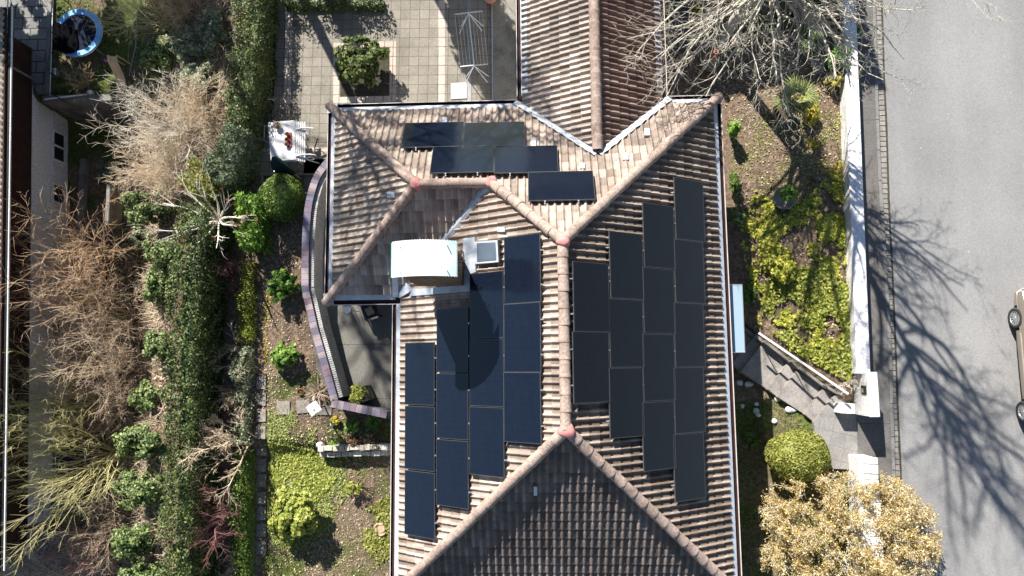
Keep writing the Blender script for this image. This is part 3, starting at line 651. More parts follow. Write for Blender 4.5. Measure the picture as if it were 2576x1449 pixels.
# ---- gutters
def gutter(p0, p1, outw, m, lip=True, cut0=0, cut1=0):
    p0, p1 = np.array(p0, float), np.array(p1, float); d = (p1 - p0) / np.linalg.norm(p1 - p0); o = np.array(outw, float); a0, a1 = p0 + d*cut0, p1 - d*cut1
    def q(base, k, z): v = base - o * k; return (v[0], v[1], z)
    mb = MB(); prof = [(0,.045), (-.012,.06), (-.018,.045), (-.012,-.05), (.03,-.09), (.09,-.09), (.125,-.05), (.125,.02)]; n = len(prof)
    mb.add([q(a0, k, ZE + z) for k, z in prof] + [q(a1, k, ZE + z) for k, z in prof], [[i, i+1, n+i+1, n+i] for i in range(n-1)])
    g = hpart('gutter', mb, m, ROOF)
    mb = MB(); L = [(-.018,.045), (-.012,.064), (.004,.064), (.006,.046)]
    mb.add([q(a0, k, ZE + z + .002) for k, z in L] + [q(a1, k, ZE + z + .002) for k, z in L], [[i, i+1, 4+i+1, 4+i] for i in range(3)]); hpart('gutter_lip', mb, M['gutter_lip'], ROOF)
    mb = MB(); mb.add([q(a0, .118, ZE + .118*S + .03), q(a1, .118, ZE + .118*S + .03), q(a1, .31, ZE + .31*S + .004), q(a0, .31, ZE + .31*S + .004)], [[0,1,2,3]]); hpart('eave_flashing', mb, M['zinc'], ROOF)
gutter(A, (xg-hwd, 0), (0,1), M['gutter'], cut0=.0, cut1=-.02); gutter((xg+hwd, 0), B, (0,1), M['gutter'])
gutter(B, SE, (1,0), M['gutter_red']); gutter(D, A, (-1,0), M['gutter']); gutter(D, E_, (0,-1), M['gutter'], cut1=-.1); gutter(E_, SW, (-1,0), M['gutter_red'], cut0=.0)
gutter((xg-hwd, .1), (xg-hwd, yT), (-1,0), M['gutter_red']); gutter((xg+hwd, .1), (xg+hwd, yT), (1,0), M['gutter_red'])
# ---- walls below the eaves
mb = MB(); k = .55
fp = [(xw+k, -k), (xw+k, yws+k), (xm+k, yws+k), (xm+k, ys+k), (xe-k, ys+k), (xe-k, -k)]
mb.prism(fp, -1.2, ZE - .05); mb.prism([(xg-hwd+.4, -k+.01), (xg+hwd-.4, -k+.01), (xg+hwd-.4, yT-.3), (xg-hwd+.4, yT-.3)], -1.2, ZE - .06)
hpart('wall', mb, M['white_wall'])
def window(x, y, z, wd, ht, nx, ny):
    f = MB(); tx, ty = -ny, nx; c = np.array([x, y, z])
    for a_, b_2, ww, hh in ((0, ht/2, wd, .07), (0, -ht/2, wd, .07), (wd/2, 0, .07, ht), (-wd/2, 0, .07, ht), (0, 0, .06, ht)):
        f.box((x + tx*a_ + nx*.03, y + ty*a_ + ny*.03, z + b_2), (abs(tx)*ww + abs(nx)*.08 + .0, abs(ty)*ww + abs(ny)*.08, hh))
    fo = hpart('window', f, M['white']); g = MB(); g.box((x + nx*.012, y + ny*.012, z), (abs(tx)*wd*.96 + abs(nx)*.02, abs(ty)*wd*.96 + abs(ny)*.02, ht*.96)); hpart('pane', g, M['glass_dark'], fo)
for yy in (-7.4, -9.6, -11.8): window(xm+k, yy, 1.45, 1.3, 1.3, -1, 0)
for yy in (-2.0, -4.4, -12.2): window(xe-k, yy, 1.5, 1.3, 1.2, 1, 0)
window(-3.9, -k, 1.45, 1.4, 1.3, 0, 1); window(-1.5, -k, 1.45, 1.4, 1.3, 0, 1); window(xw+k, -3, 1.45, 1.4, 1.3, -1, 0)
# ---- chimney
nW, dW = (-S, 0, 1), ZE - S*xm; nE, dE = (S, 0, 1), ZE + S*xe; nN, dN = (0, S, 1), ZE
bs = PP(1165, 719, nW, dW + .05); zt = 22 - (22 - bs[2]) / 1.14
ne = P(1150, 612, zt); sw_ = P(1010, 698, zt); x0, x1, y0, y1 = sw_[0], bs[0], bs[1], ne[1]
m, t, b = mat('chimney_brick', .9, .15); co = coords(t); br = N(t, 'ShaderNodeTexBrick')
c_ = N(t, 'ShaderNodeTexCoord'); sx_ = N(t, 'ShaderNodeSeparateXYZ'); t.links.new(c_.outputs['Object'], sx_.inputs[0]); av = N(t, 'ShaderNodeMath', operation='ADD'); t.links.new(sx_.outputs[0], av.inputs[0]); t.links.new(sx_.outputs[1], av.inputs[1])
cb = N(t, 'ShaderNodeCombineXYZ'); t.links.new(av.outputs[0], cb.inputs[0]); t.links.new(sx_.outputs[2], cb.inputs[1]); t.links.new(cb.outputs[0], br.inputs['Vector'])
br.inputs['Color1'].default_value = (.20,.13,.085,1); br.inputs['Color2'].default_value = (.33,.24,.17,1); br.inputs['Mortar'].default_value = (.06,.05,.04,1); br.inputs['Scale'].default_value = 1; br.inputs['Brick Width'].default_value = .24; br.inputs['Row Height'].default_value = .075; br.inputs['Mortar Size'].default_value = .012
t.links.new(mix(t, .8, br.outputs[0], ramp(t, noise(t, co, 7, 6), [(.3, (.55,.55,.55)), (.7, (1.5,1.45,1.3))]), 'MULTIPLY'), b.inputs['Base Color']); bump(t, b, br.outputs['Fac'], -.6, .02)
M['chimney'] = m
mb = MB(); mb.box(((x0+x1)/2, (y0+y1)/2, (zt - 1.0)/2 + zt/2 - .6), (x1-x0, y1-y0, zt - .1 - (zt - 2.1) + .1)); CH = mb.build('chimney', M['chimney'], house, loc=-HO)
M['copper_green'] = noisy('verdigris_sheet', (.40,.62,.60), (.66,.79,.78), 1.6, .55, .35, c3=(.82,.86,.86))
cl, cr_, ct, cb2 = P(984, 650, zt + .2)[0], P(1149, 650, zt + .2)[0], P(1070, 605, zt + .25)[1], P(1070, 696, zt + .2)[1]
mb = MB(); K = 50; nz_ = 44; V = []; top = []
for k in range(K + 1):
    u = k / K; xx = cl + (cr_ - cl) * u; zz = zt + .12 + .26 * (1 - (2*u - 1)**2) ; row = []
    for j in range(nz_ + 1):
        yy = cb2 + (ct - cb2) * j / nz_
        dx = (.012 if j % 2 else -.012) if k in (0, K) else 0
        row.append((xx + dx * (1 if k else -1), yy + ((.010 if k % 2 else -.010) if j in (0, nz_) else 0), zz))
    V += row
n = nz_ + 1; N1 = len(V); V += [(p[0], p[1], p[2] - .02) for p in V]
Fc = [[i*n+j, (i+1)*n+j, (i+1)*n+j+1, i*n+j+1] for i in range(K) for j in range(nz_)]; Fc += [[N1 + q for q in f[::-1]] for f in Fc]
M['hood_teal'] = noisy('verdigris_edge', (.12,.42,.40), (.22,.56,.54), 3, .6, .3); mf = MB(); mf.add([(cl + .015, cb2 + .01, zt + .135), (cl + .015, ct - .01, zt + .135), (cl - .05, ct - .01, zt - .02), (cl - .05, cb2 + .01, zt - .02)], [[0,1,2,3]]); hpart('hood_flap', mf, M['hood_teal'], CH)
mb.add(V, Fc); smooth_angle(hpart('chimney_hood', mb, M['copper_green'], CH), 60)
for fx in (.14, .86):
    for fy in (.15, .85):
        mb = MB()
        xx, yy = cl + (cr_-cl)*fx, cb2 + (ct-cb2)*fy; zz = zt + .12 + .26*(1 - (2*fx-1)**2); mb.tube([(xx, yy, zt - .1), (xx, yy, zz + .11)], .012); hpart('hood_post', mb, M['copper_green'], CH)
for i in range(5):
    zz = zt - .25 - .26*i; yy = y0 + .3 + .15*(i % 2); mb = MB(); mb.tube([(x1 - .02, yy, zz), (x1 + .14, yy, zz), (x1 + .14, yy + .26, zz), (x1 - .02, yy + .26, zz)], .011); hpart('climbing_rung', mb, M['black'], CH)
def quad_on(pxs, n, d, name, m, parent, th=.02, lift=0):
    q = [PP(*p, n, d + lift) for p in pxs]; nn = np.array(n) / np.linalg.norm(n); mb = MB(); mb.add(q + [p - nn*th for p in q], [[3,2,1,0] if False else [0,1,2,3], [4,5,1,0], [5,6,2,1], [6,7,3,2], [7,4,0,3]])
    bm = bmesh.new(); o = hpart(name, mb, m, parent); bm.from_mesh(o.data); bmesh.ops.recalc_face_normals(bm, faces=bm.faces); bm.to_mesh(o.data); bm.free(); return o
quad_on([(1036,728), (1178,716), (1182,733), (1030,745)], nW, dW, 'chimney_flashing', M['lead'], CH, .08, .12)
quad_on([(1164,600), (1176,598), (1182,733), (1168,733)], nW, dW, 'chimney_flashing', M['lead'], CH, .08, .125)
quad_on([(1172,600), (1194,596), (1196,684), (1181,690)], nW, dW, 'chimney_flashing', M['zinc'], CH, .08, .13)
quad_on([(986,696), (1000,696), (1003,748), (988,748)], (0,-S,1), ZE - S*yws, 'chimney_flashing', M['lead'], CH, .06, .11)
quad_on([(1003,702), (1012,702), (1038,729), (1004,750)], nW, dW, 'chimney_flashing', M['lead'], CH, .06, .13)
# ---- skylight, vent tiles
sk = quad_on([(1193,608), (1251,604), (1254,659), (1195,664)], nW, dW, 'skylight', M['zinc'], ROOF, .16, .20)
M['sky_glass'] = mat('skylight_glass', .04, .8)[0]; M['sky_glass'].node_tree.nodes['Principled BSDF'].inputs['Base Color'].default_value = (.16,.20,.24,1); M['sky_glass'].node_tree.nodes['Principled BSDF'].inputs['Metallic'].default_value = .35
quad_on([(1199,612), (1246,609), (1248,654), (1200,658)], nW, dW, 'pane', M['sky_glass'], sk, .02, .215)
quad_on([(1251,604), (1255,604), (1258,660), (1254,660)], nW, dW, 'skylight_frame', M['black'], sk, .14, .195)
for px, py, n_, d_, wx, wy in ((1260,577,nW,dW,20,12), (983,490,nW,dW+S*(xw-xm)*0+ (S*xm-S*xw),19,14), (1118,301,nN,dN,13,13), (1342,357,nN,dN,13,20), (1574,392,nN,dN,14,18), (1628,331,nN,dN,14,18), (1465,416,nN,dN,12,14), (1347,1236,(0,-S,1),ZE-S*ys,9,22)):
    quad_on([(px-wx/2,py-wy/2), (px+wx/2,py-wy/2), (px+wx/2,py+wy/2), (px-wx/2,py+wy/2)], n_, d_, 'vent_tile', M['lead'], ROOF, .05, .085)
# ---- glass canopy over the side entrance
cz = 2.45; cp = [P(1828,716,cz), P(1867,716,cz), P(1874,886,cz), P(1832,886,cz)]
m, t, b = mat('canopy_glass', .08, .6); b.inputs['Base Color'].default_value = (.35,.47,.56,1); b.inputs['Alpha'].default_value = .82; M['canopy'] = m
can = hpart('glass_canopy', MB().prism([p[:2] for p in cp], cz - .012, cz), M['canopy'])
mb = MB(); mb.tube([cp[1], cp[2]], .012); mb.tube([cp[2], cp[3]], .014); mb.tube([cp[0], cp[1]], .012); hpart('canopy_frame', mb, M['silver'], can)
# ================================================================== SOLAR PANELS
m, t, b = mat('solar_cells', .16, .5); c_ = N(t, 'ShaderNodeTexCoord'); br = N(t, 'ShaderNodeTexBrick', offset=0.0)
br.inputs['Color1'].default_value = (.005,.0085,.018,1); br.inputs['Color2'].default_value = (.006,.010,.021,1); br.inputs['Mortar'].default_value = (.012,.016,.025,1); br.inputs['Scale'].default_value = 1; br.inputs['Brick Width'].default_value = .16; br.inputs['Row Height'].default_value = .081; br.inputs['Mortar Size'].default_value = .002
t.links.new(c_.outputs['Object'], br.inputs['Vector']); t.links.new(br.outputs[0], b.inputs['Base Color'])
rr = ramp(t, noise(t, c_.outputs['Object'], 2, 5), [(.3, (.07,.07,.07)), (.7, (.15,.15,.15))]); t.links.new(rr, b.inputs['Roughness'])
b.inputs['Sheen Weight'].default_value = .0
M['cells'] = m; dark_cells = m.copy()  # blue sky reflection painted into one set; near-black copy for the east
for nd in dark_cells.node_tree.nodes:
    if nd.type == 'TEX_BRICK': nd.inputs['Color1'].default_value = (.007,.007,.0075,1); nd.inputs['Color2'].default_value = (.008,.008,.0085,1); nd.inputs['Mortar'].default_value = (.015,.0155,.017,1)
M['frame'] = noisy('black_anodised', (.014,.014,.016), (.022,.022,.024), 6, .45, .5)
M['frame_edge'] = noisy('frame_edge_grey', (.055,.058,.061), (.09,.093,.097), 6, .4, .5, metal=.2)
PL, PW, PT = 1.682, 1.082, .035
def panel_mesh(cells):
    f = MB(); x, y = PL/2, PW/2; e = .012
    f.box((0, y - e/2, 0), (PL, e, PT)); f.box((0, -y + e/2, 0), (PL, e, PT)); f.box((x - e/2, 0, 0), (e, PW - 2*e - .001, PT)); f.box((-x + e/2, 0, 0), (e, PW - 2*e - .001, PT)); f.box((0, 0, -PT/2 + .004), (PL - 2*e - .002, PW - 2*e - .002, .004))
    g = MB(); g.box((0, 0, PT/2 - .006), (PL - 2*e - .002, PW - 2*e - .002, .006))
    cl_ = []
    for sx in (-.42, .42): c = MB(); c.box((sx, y + .014, -.012), (.035, .035, .045)); c.box((sx, y + .03, -.04), (.03, .09, .02)); cl_.append(c.build('clamp', M['silver']))
    return f.build('frame', M['frame_edge']), g.build('cell_surface', cells), *cl_
PRO = [panel_mesh(M['cells']), panel_mesh(dark_cells)]; first = [True, True]
def panel(ctr, along_, up_, label):
    key = 1 if up_ == eu else 0
    """ctr on the roof; along_ = long axis, up_ = short axis"""
    o = thing('solar_panel', label, 'solar panel', ctr, 0, 'black solar panels on the roof')
    x = Vector(along_).normalized(); y = Vector(up_).normalized(); z = x.cross(y)
    o.rotation_euler = Matrix((x, y, z)).transposed().to_euler()
    for p in PRO[key]:
        if first[key]: c = p
        else: c = p.copy(); COL.objects.link(c)
        c.parent = o
    first[key] = False; return o
OFF = .145
def column(n_, d_, xl, xr_, yt, yb, n, along_, up_, lab):
    n_ = np.array(n_, float); dd = d_ + OFF * np.linalg.norm(n_); xm_ = (xl + xr_) / 2
    a0, a1 = PP(xm_, yt, n_, dd), PP(xm_, yb, n_, dd)
    for i in range(n):
        f = (i + .5) / n; panel(a0 + (a1 - a0) * f, along_, up_, lab[i])
nth = ['top', 'second', 'third', 'fourth', 'fifth']
def labs(n, where): return ['solar panel on the ' + where + ', ' + ('topmost panel' if i == 0 else 'lowest panel' if i == n-1 else nth[i] + ' from its top') for i in range(n)]
eu = (-1, 0, S); wu = (1, 0, S)
def ucol(n_, d_, xl, xr_, yt, yb, n, al, up_, lab, shift=0): column(n_, d_, xl, xr_, yt, yb, n, al, up_, lab)
for xl, xr_, yt, yb, n, wh in ((1443,1532,661,1013,2,'east slope, column beside ridge'), (1533,1619,585,1101,3,'east slope, second column from ridge'), (1614,1701,514,1183,4,'east slope, third column from ridge'), (1692,1776,452,1259,5,'east slope, column nearest street')):
    column(nE, dE, xl, xr_, yt, yb, n, (0,1,0), eu, labs(n, wh))
for xl, xr_, yt, yb, n, wh in ((1269,1359,592,1114,3,'west slope, column beside ridge'), (1181,1268,684,1198,3,'west slope, second column from ridge'), (1097,1179,774,1277,3,'west slope, third column from ridge'), (1017,1095,860,1352,3,'west slope, column nearest courtyard')):
    column(nW, dW, xl, xr_, yt, yb, n, (0,-1,0), wu, labs(n, wh))
def row(xl, xr_, yt, yb, n, lab):
    nn_ = np.array(nN, float); dd = dN + OFF * np.linalg.norm(nn_); ym = (yt + yb)/2; a0, a1 = PP(xl, ym, nn_, dd), PP(xr_, ym, nn_, dd)
    for i in range(n): panel(a0 + (a1 - a0)*(i + .5)/n, (-1,0,0), (0,-1,S), lab[i])
row(1013, 1320, 306, 372, 2, ['black solar panel in the pair nearest the patio gutter, towards the side wing', 'black solar panel in the pair nearest the patio gutter, towards the gabled extension'])
row(1085, 1404, 366, 436, 2, ['black solar panel in the middle pair on the patio-side slope, towards the side wing', 'black solar panel in the middle pair on the patio-side slope, towards the gabled extension'])
row(1329, 1494, 431, 504, 1, ['lone black solar panel highest on the patio-side slope between two hips'])
# ================================================================== COURTYARD WALL
def resample(pts, step):
    pts = [np.array(p[:2]) for p in pts]; out = [pts[0]]; acc = 0
    for p, q in zip(pts[:-1], pts[1:]):
        L = np.linalg.norm(q - p); d = (q - p) / L; s_ = step - acc
        while s_ <= L: out.append(p + d * s_); s_ += step
        acc = L - (s_ - step)
    return out
def smoothline(pts, it=2):
    pts = [np.array(p[:2]) for p in pts]
    for _ in range(it):
        q = [pts[0]]
        for a_, b_ in zip(pts[:-1], pts[1:]): q += [a_*.75 + b_*.25, a_*.25 + b_*.75]
        pts = q + [pts[-1]]
    return pts
WZ = 1.0
M['coping'] = leafmat('glazed_coping_tile', [(.1,(.13,.085,.095)), (.35,(.24,.17,.20)), (.6,(.18,.175,.24)), (.85,(.34,.28,.29))], .5, 0, .28)
M['clinker'] = noisy('pale_clinker', (.40,.39,.375), (.54,.53,.51), 3, .7, .3, fine=20)
cl1 = smoothline([P(832,398,WZ), P(798,438,WZ), P(784,478,WZ), P(774,522,WZ), P(769,588,WZ), P(767,654,WZ), P(767,725,WZ)], 2) + [P(790,826,WZ)[:2], P(820,930,WZ)[:2], P(842,1010,WZ)[:2]]
cl2 = [P(834,1014,WZ)[:2], P(984,1045,WZ)[:2]]
cwall = thing('courtyard_wall', 'curved courtyard wall with purple glazed coping tiles and pale brick inner face', 'wall', (*P(775,700,0)[:2], 0)); CO = Vector(cwall.location)
cop = MB(); fc = MB(); core = MB()
for line, wd in ((cl1, .225), (cl2, .235)):
    st = resample(line, .195)
    for p, q in zip(st[:-1], st[1:]):
        d = q - p; cop.box(((p[0]+q[0])/2 - CO.x, (p[1]+q[1])/2 - CO.y, WZ - .02), (np.linalg.norm(d) - .008, wd, .05), math.atan2(d[1], d[0]))
        core.box(((p[0]+q[0])/2 - CO.x, (p[1]+q[1])/2 - CO.y, WZ/2 - .25), (np.linalg.norm(d) + .03, wd - .07, WZ + .45), math.atan2(d[1], d[0]))
st = resample(cl1, .068)
for p, q in zip(st[:-1], st[1:]):
    d = (q - p) / np.linalg.norm(q - p); nrm = np.array([-d[1], d[0]]); c = (p + q)/2 + nrm * .18 - CO.xy
    fc.box((c[0], c[1], WZ/2 - .15), (.054, .15, WZ + .09), math.atan2(d[1], d[0]))
core.build('wall_core', noisy('joint_grey', (.10,.10,.10), (.16,.155,.15), 5, .9, .2), cwall); cop.build('coping', M['coping'], cwall); fc.build('brick_face', M['clinker'], cwall)
# ================================================================== NEIGHBOUR ON THE LEFT
XF = float(P(82, 400, -1.0)[0]); yS = float(P(69, 1366, -1)[1]); yN = float(P(82, 122, -1)[1])
pa, pb_ = P(82,122,-1), P(69,1366,-1); XF = float((pa[0]+pb_[0])/2); NYAW = math.atan2(pa[1]-pb_[1], pa[0]-pb_[0]) - math.pi/2
nb = thing('neighbour_house', 'long neighbouring house with ribbed roof edge, dark brown cladding and pale basement wall', 'house', (XF, (yS+yN)/2, -1), NYAW); NO = Vector(nb.location)
def npart(name, mb, m, par=None, smooth=False):
    o = mb.build(name, m, None, smooth); o.parent = par or nb
    if par is None: o.location = -NO
    return o
mb = MB(); mb.box((XF - 4.0, (yS+yN)/2, .2), (8, yN-yS, 2.4)); npart('cladding', mb, M['wood_dark'])
yW = float(P(69, 1322, -1.2)[1]); mb = MB(); mb.box((XF - 4.0 + .02, (yW+yN)/2, -2.2), (8, yN-yW-.02, 2.4)); bw = npart('basement_wall', mb, M['render'])
mb = MB(); mb.box((XF + .03, (yW+yN)/2, -2.75), (.10, yN-yW-.1, 1.5)); npart('plinth', mb, noisy('rough_render', (.68,.68,.68), (.80,.79,.78), 3, .95, .1, fine=16, bmp=.5))
for py0, py1, two in ((335,407,True), (467,512,False), (815,850,False), (1010,1060,True)):
    a0, a1 = P(150,py0,-2.3)[1], P(150,py1,-2.3)[1]; wy, wh = a0 - a1, .62; cy = (a0+a1)/2; f = MB()
    for dz, hh in ((wh/2, .06), (-wh/2, .06)): f.box((XF + .09, cy, -2.25 + dz), (.08, wy, hh))
    for dy in (-wy/2, wy/2) + ((0,) if two else ()): f.box((XF + .092, cy + dy, -2.25), (.08, .07, wh))
    fo = npart('window', f, M['white']); g = MB(); g.box((XF + .085, cy, -2.25), (.02, wy*.97, wh*.97)); npart('pane', g, M['glass_dark'], fo)
XE = float(P(13, 700, 1.25)[0]); m_ = M['tile_old']
mb = MB(); rr_ = np.arange(yS - .35, yN + .3, .055)       # ribbed roof sheet
V = []
for i, yy in enumerate(rr_):
    zz = .05 * abs(math.sin(math.pi * (yy - yS) / .22)); V += [(XE - .06, yy, 1.27 + zz), (XE - 7, yy, 1.27 + 3.4 + zz)]
mb.add(V, [[2*i, 2*i+2, 2*i+3, 2*i+1] for i in range(len(rr_)-1)]); npart('roof', mb, noisy('ribbed_fibre_sheet', (.22,.20,.16), (.40,.37,.30), 3, .85, .2, fine=15), smooth=True)
mb = MB(); mb.box((XE + .02, (yS+yN)/2, 1.20), (.13, yN-yS+.6, .09)); g = npart('gutter', mb, M['black'])
mb = MB(); mb.box((XE + .095, (yS+yN)/2, 1.235), (.028, yN-yS+.6, .05)); npart('gutter_lip', mb, M['white'])
mb = MB(); mb.box(((XE+XF)/2 - .3, (yS+yN)/2, 1.30), (abs(XE-XF) + .5, yN-yS+.5, .06)); npart('soffit', mb, M['wood_dark'])
for py in (168, 1318):
    yy = float(P(55, py, .1)[1]); mb = MB(); mb.tube([(XE - .05, yy + .12, 1.15), (XF + .10, yy, .9), (XF + .10, yy, -1.15)], .045, 8); npart('downpipe', mb, M['silver'])
# ground details on the neighbour's side
tag(MB().prism([P(*q, -.96)[:2] for q in [(-60,-60), (128,-60), (120,238), (100,240), (60,190), (-60,190)]], -1.3, -.96).build('neighbour_paving', M['block']), kind='structure')
rw0, rw1 = P(108, 246, -.9), P(262, 250, -.9)
mb = MB(); mb.box(((rw0[0]+rw1[0])/2 + .2, YB, -1.95), (abs(rw1[0]-rw0[0]) + .4, .24, 2.15)); tag(mb.build('retaining_wall', M['concrete']), 'mossy concrete retaining wall below the trampoline lawn', 'wall')
mb = MB(); mb.tube([P(112,250,-.80), P(218,237,-.80)], .03, 8); tag(mb.build('drain_pipe', M['white']), 'white pipe lying along the top of the mossy retaining wall', 'pipe')
fence = thing('metal_fence', 'thin black rail fence between the block paving and the trampoline lawn', 'fence', P(130,120,-1)); FO = Vector(fence.location)
for x0, z in ((133, -.15), (136, -.6)):
    mb = MB(); mb.tube([Vector(P(x0+2,-60,z)) - FO, Vector(P(x0-7,240,z)) - FO], .018, 6); mb.build('rail', M['silver'] if z > -.3 else M['black'], fence)
for k in range(6):
    p = Vector(P(135 - k*1.6, -20 + k*51, -.15)) - FO; mb = MB(); mb.tube([(p.x, p.y, p.z + .02), (p.x, p.y, p.z - 1.0)], .02, 6); mb.build('post', M['black'], fence)
mb = MB(); a0, a1 = P(127,-60,-.9), P(119,238,-.9); mb.box(((a0[0]+a1[0])/2, (a0[1]+a1[1])/2, -1.05), (.14, a0[1]-a1[1], .36), .03); tag(mb.build('mossy_kerb_wall', M['concrete']), 'low mossy kerb wall along the edge of the block paving', 'wall')
tr = thing('trampoline', 'round trampoline with bright blue padded rim and collapsed black net', 'trampoline', (*P(195,82,-.45)[:2], -1.0)); R_ = .80; tr.scale = (1.12,1.12,1)
m_blue = noisy('blue_padding', (.13,.38,.80), (.24,.52,.88), 4, .6, .3, c3=(.50,.68,.88))
mb = MB(); n = 64; V = []
for k in range(n + 1):
    a = rad(200) + rad(325) * k / n; ca, sa = math.cos(a), math.sin(a)
    V += [(ca*.60, sa*.60, .53), (ca*.615, sa*.615, .57), (ca*.78, sa*.78, .57), (ca*.80, sa*.80, .52)]
mb.add(V, [[4*i+j, 4*i+4+j, 4*i+5+j, 4*i+1+j] for i in range(n) for j in range(3)]); mb.build('safety_pad', m_blue, tr)
mb = MB(); mb.lathe((0,0,0), [(.001,.535), (.65,.535), (.65,.525), (.001,.525)], 48); mb.build('jumping_mat', noisy('jumping_mat_fabric', (.014,.018,.032), (.022,.027,.045), 8, .95, .05), tr)
mb = MB(); mb.tube([(math.cos(2*math.pi*k/32)*.79, math.sin(2*math.pi*k/32)*.79, .52) for k in range(33)], .022, 6, False); mb.build('frame', M['silver'], tr)
for k in range(6):
    a = k*math.pi/3 + .3; mb = MB(); mb.tube([(math.cos(a)*.79, math.sin(a)*.79, .52), (math.cos(a)*.8, math.sin(a)*.8, 0)], .02); mb.build('leg', M['silver'], tr)
mb = MB(); rg = np.random.default_rng(8); V = []; K = 14
for i in range(K + 1):
    for j in range(K + 1):
        u, v = i/K, j/K; V.append((-.80 + .80*u + .05*math.sin(5*v), -.60 + .92*v - .12*u + .04*math.sin(7*u), .60 + .035*rg.uniform() + .02*math.sin(9*u + 5*v)))
mb.add(V, [[i*(K+1)+j, (i+1)*(K+1)+j, (i+1)*(K+1)+j+1, i*(K+1)+j+1] for i in range(K) for j in range(K)]); mb.build('safety_net', noisy('black_net', (.004,.004,.005), (.008,.008,.009), 12, 1, .0), tr, True)
sp = G(321, 205); sl_ = thing('toy_slide', 'small tan plastic garden slide near the trampoline', 'slide', sp)
tan = noisy('tan_plastic', (.66,.48,.29), (.76,.58,.37), 3, .6, .3); mb = MB(); pr = [(0,.55,.85), (0,.35,.80), (-.03,.05,.35), (-.08,-.18,.12), (-.08,-.34,.10)]
V = []
for x_, y_, z_ in pr:
    for wx, wz in ((-.17,.12), (-.15,.12), (-.13,0), (.13,0), (.15,.12), (.17,.12)): V.append((x_ + wx, y_, z_ + wz))
mb.add(V, [[6*i+j, 6*i+6+j, 6*i+7+j, 6*i+1+j] for i in range(4) for j in range(5)]); mb.build('chute', tan, sl_)
for sx in (-.14, .14):
    mb = MB(); mb.tube([(sx, .55, .9), (sx, .62, 0)], .025); mb.build('leg', tan, sl_)
mb = MB(); mb.box((-.32, .52, .55), (.42, .07, .05), -.15); tag(mb.build('toy_plank', noisy('pink_plastic', (.62,.05,.30), (.75,.10,.40), 3, .5, .4)), 'pink plastic bar lying beside the tan slide', 'toy').location = sp
mb = MB(); mb.tube([G(352,-10) + [0,0,.1], G(349,60) + [0,0,.12], G(345,120) + [0,0,.1], G(337,165) + [0,0,.15], G(330,195) + [0,0,.12]], .014, 6); tag(mb.build('garden_hose', noisy('pale_blue_hose', (.28,.34,.48), (.42,.48,.60), 4, .5, .4)), 'pale blue hose running along the brush to the tan slide', 'hose')
mb = MB(); mb.box((0,0,.12), (.16,.32,.24), .05, bev=.02); tag(mb.build('storage_box', M['silver'], loc=G(146,188)), 'small grey box beside the black rail fence', 'box')
mb = MB(); mb.blob((0,0,.10), (.11,.10,.11), 3, .2); tag(mb.build('paint_bucket', M['granite'], loc=G(232,236), smooth=True), 'white lump standing at the end of the mossy retaining wall', 'bucket')
mb = MB(); p0 = P(270,463,-1.35); p1 = P(270,566,-1.35); mb.box(((p0[0]+p1[0])/2, (p0[1]+p1[1])/2, -1.75), (.15, p0[1]-p1[1], .8), bev=.02); tag(mb.build('slope_edging', M['concrete']), 'narrow concrete edging beam at the foot of the brushy slope', 'edging')
mb = MB(); p0 = P(205,400,-2.6); p1 = P(205,600,-2.6); mb.box(((p0[0]+p1[0])/2, (p0[1]+p1[1])/2, -2.68), (.2, p0[1]-p1[1], .3)); tag(mb.build('path_edging', M['concrete']), 'mossy kerb along the shaded foot of the neighbouring house', 'edging')
bt = G(183, 1265); mb = MB(); mb.lathe((0,0,0), [(.20,0), (.25,.1), (.27,.45), (.24,.8), (.25,.83), (.20,.85), (.001,.86)], 24); tag(mb.build('rain_barrel', noisy('teal_plastic', (.03,.14,.13), (.05,.20,.19), 3, .4, .4), loc=bt, smooth=True), 'teal rain barrel by the neighbouring house, seen through bare branches', 'barrel')
mb = MB(); mb.box((0,0,.35), (1.0,1.3,.7), .1, .85, bev=0); tag(mb.build('tarpaulin', noisy('dark_blue_tarp', (.012,.02,.06), (.03,.045,.11), 3, .5, .4), loc=G(190,1165)), 'dark blue tarpaulin bundle beside the neighbouring house wall', 'tarpaulin')
tag(MB().prism([P(*q, -2.72)[:2] for q in [(70,1335), (270,1335), (260,1520), (60,1520)]], -3, -2.66).build('lower_path', M['block']), kind='structure')
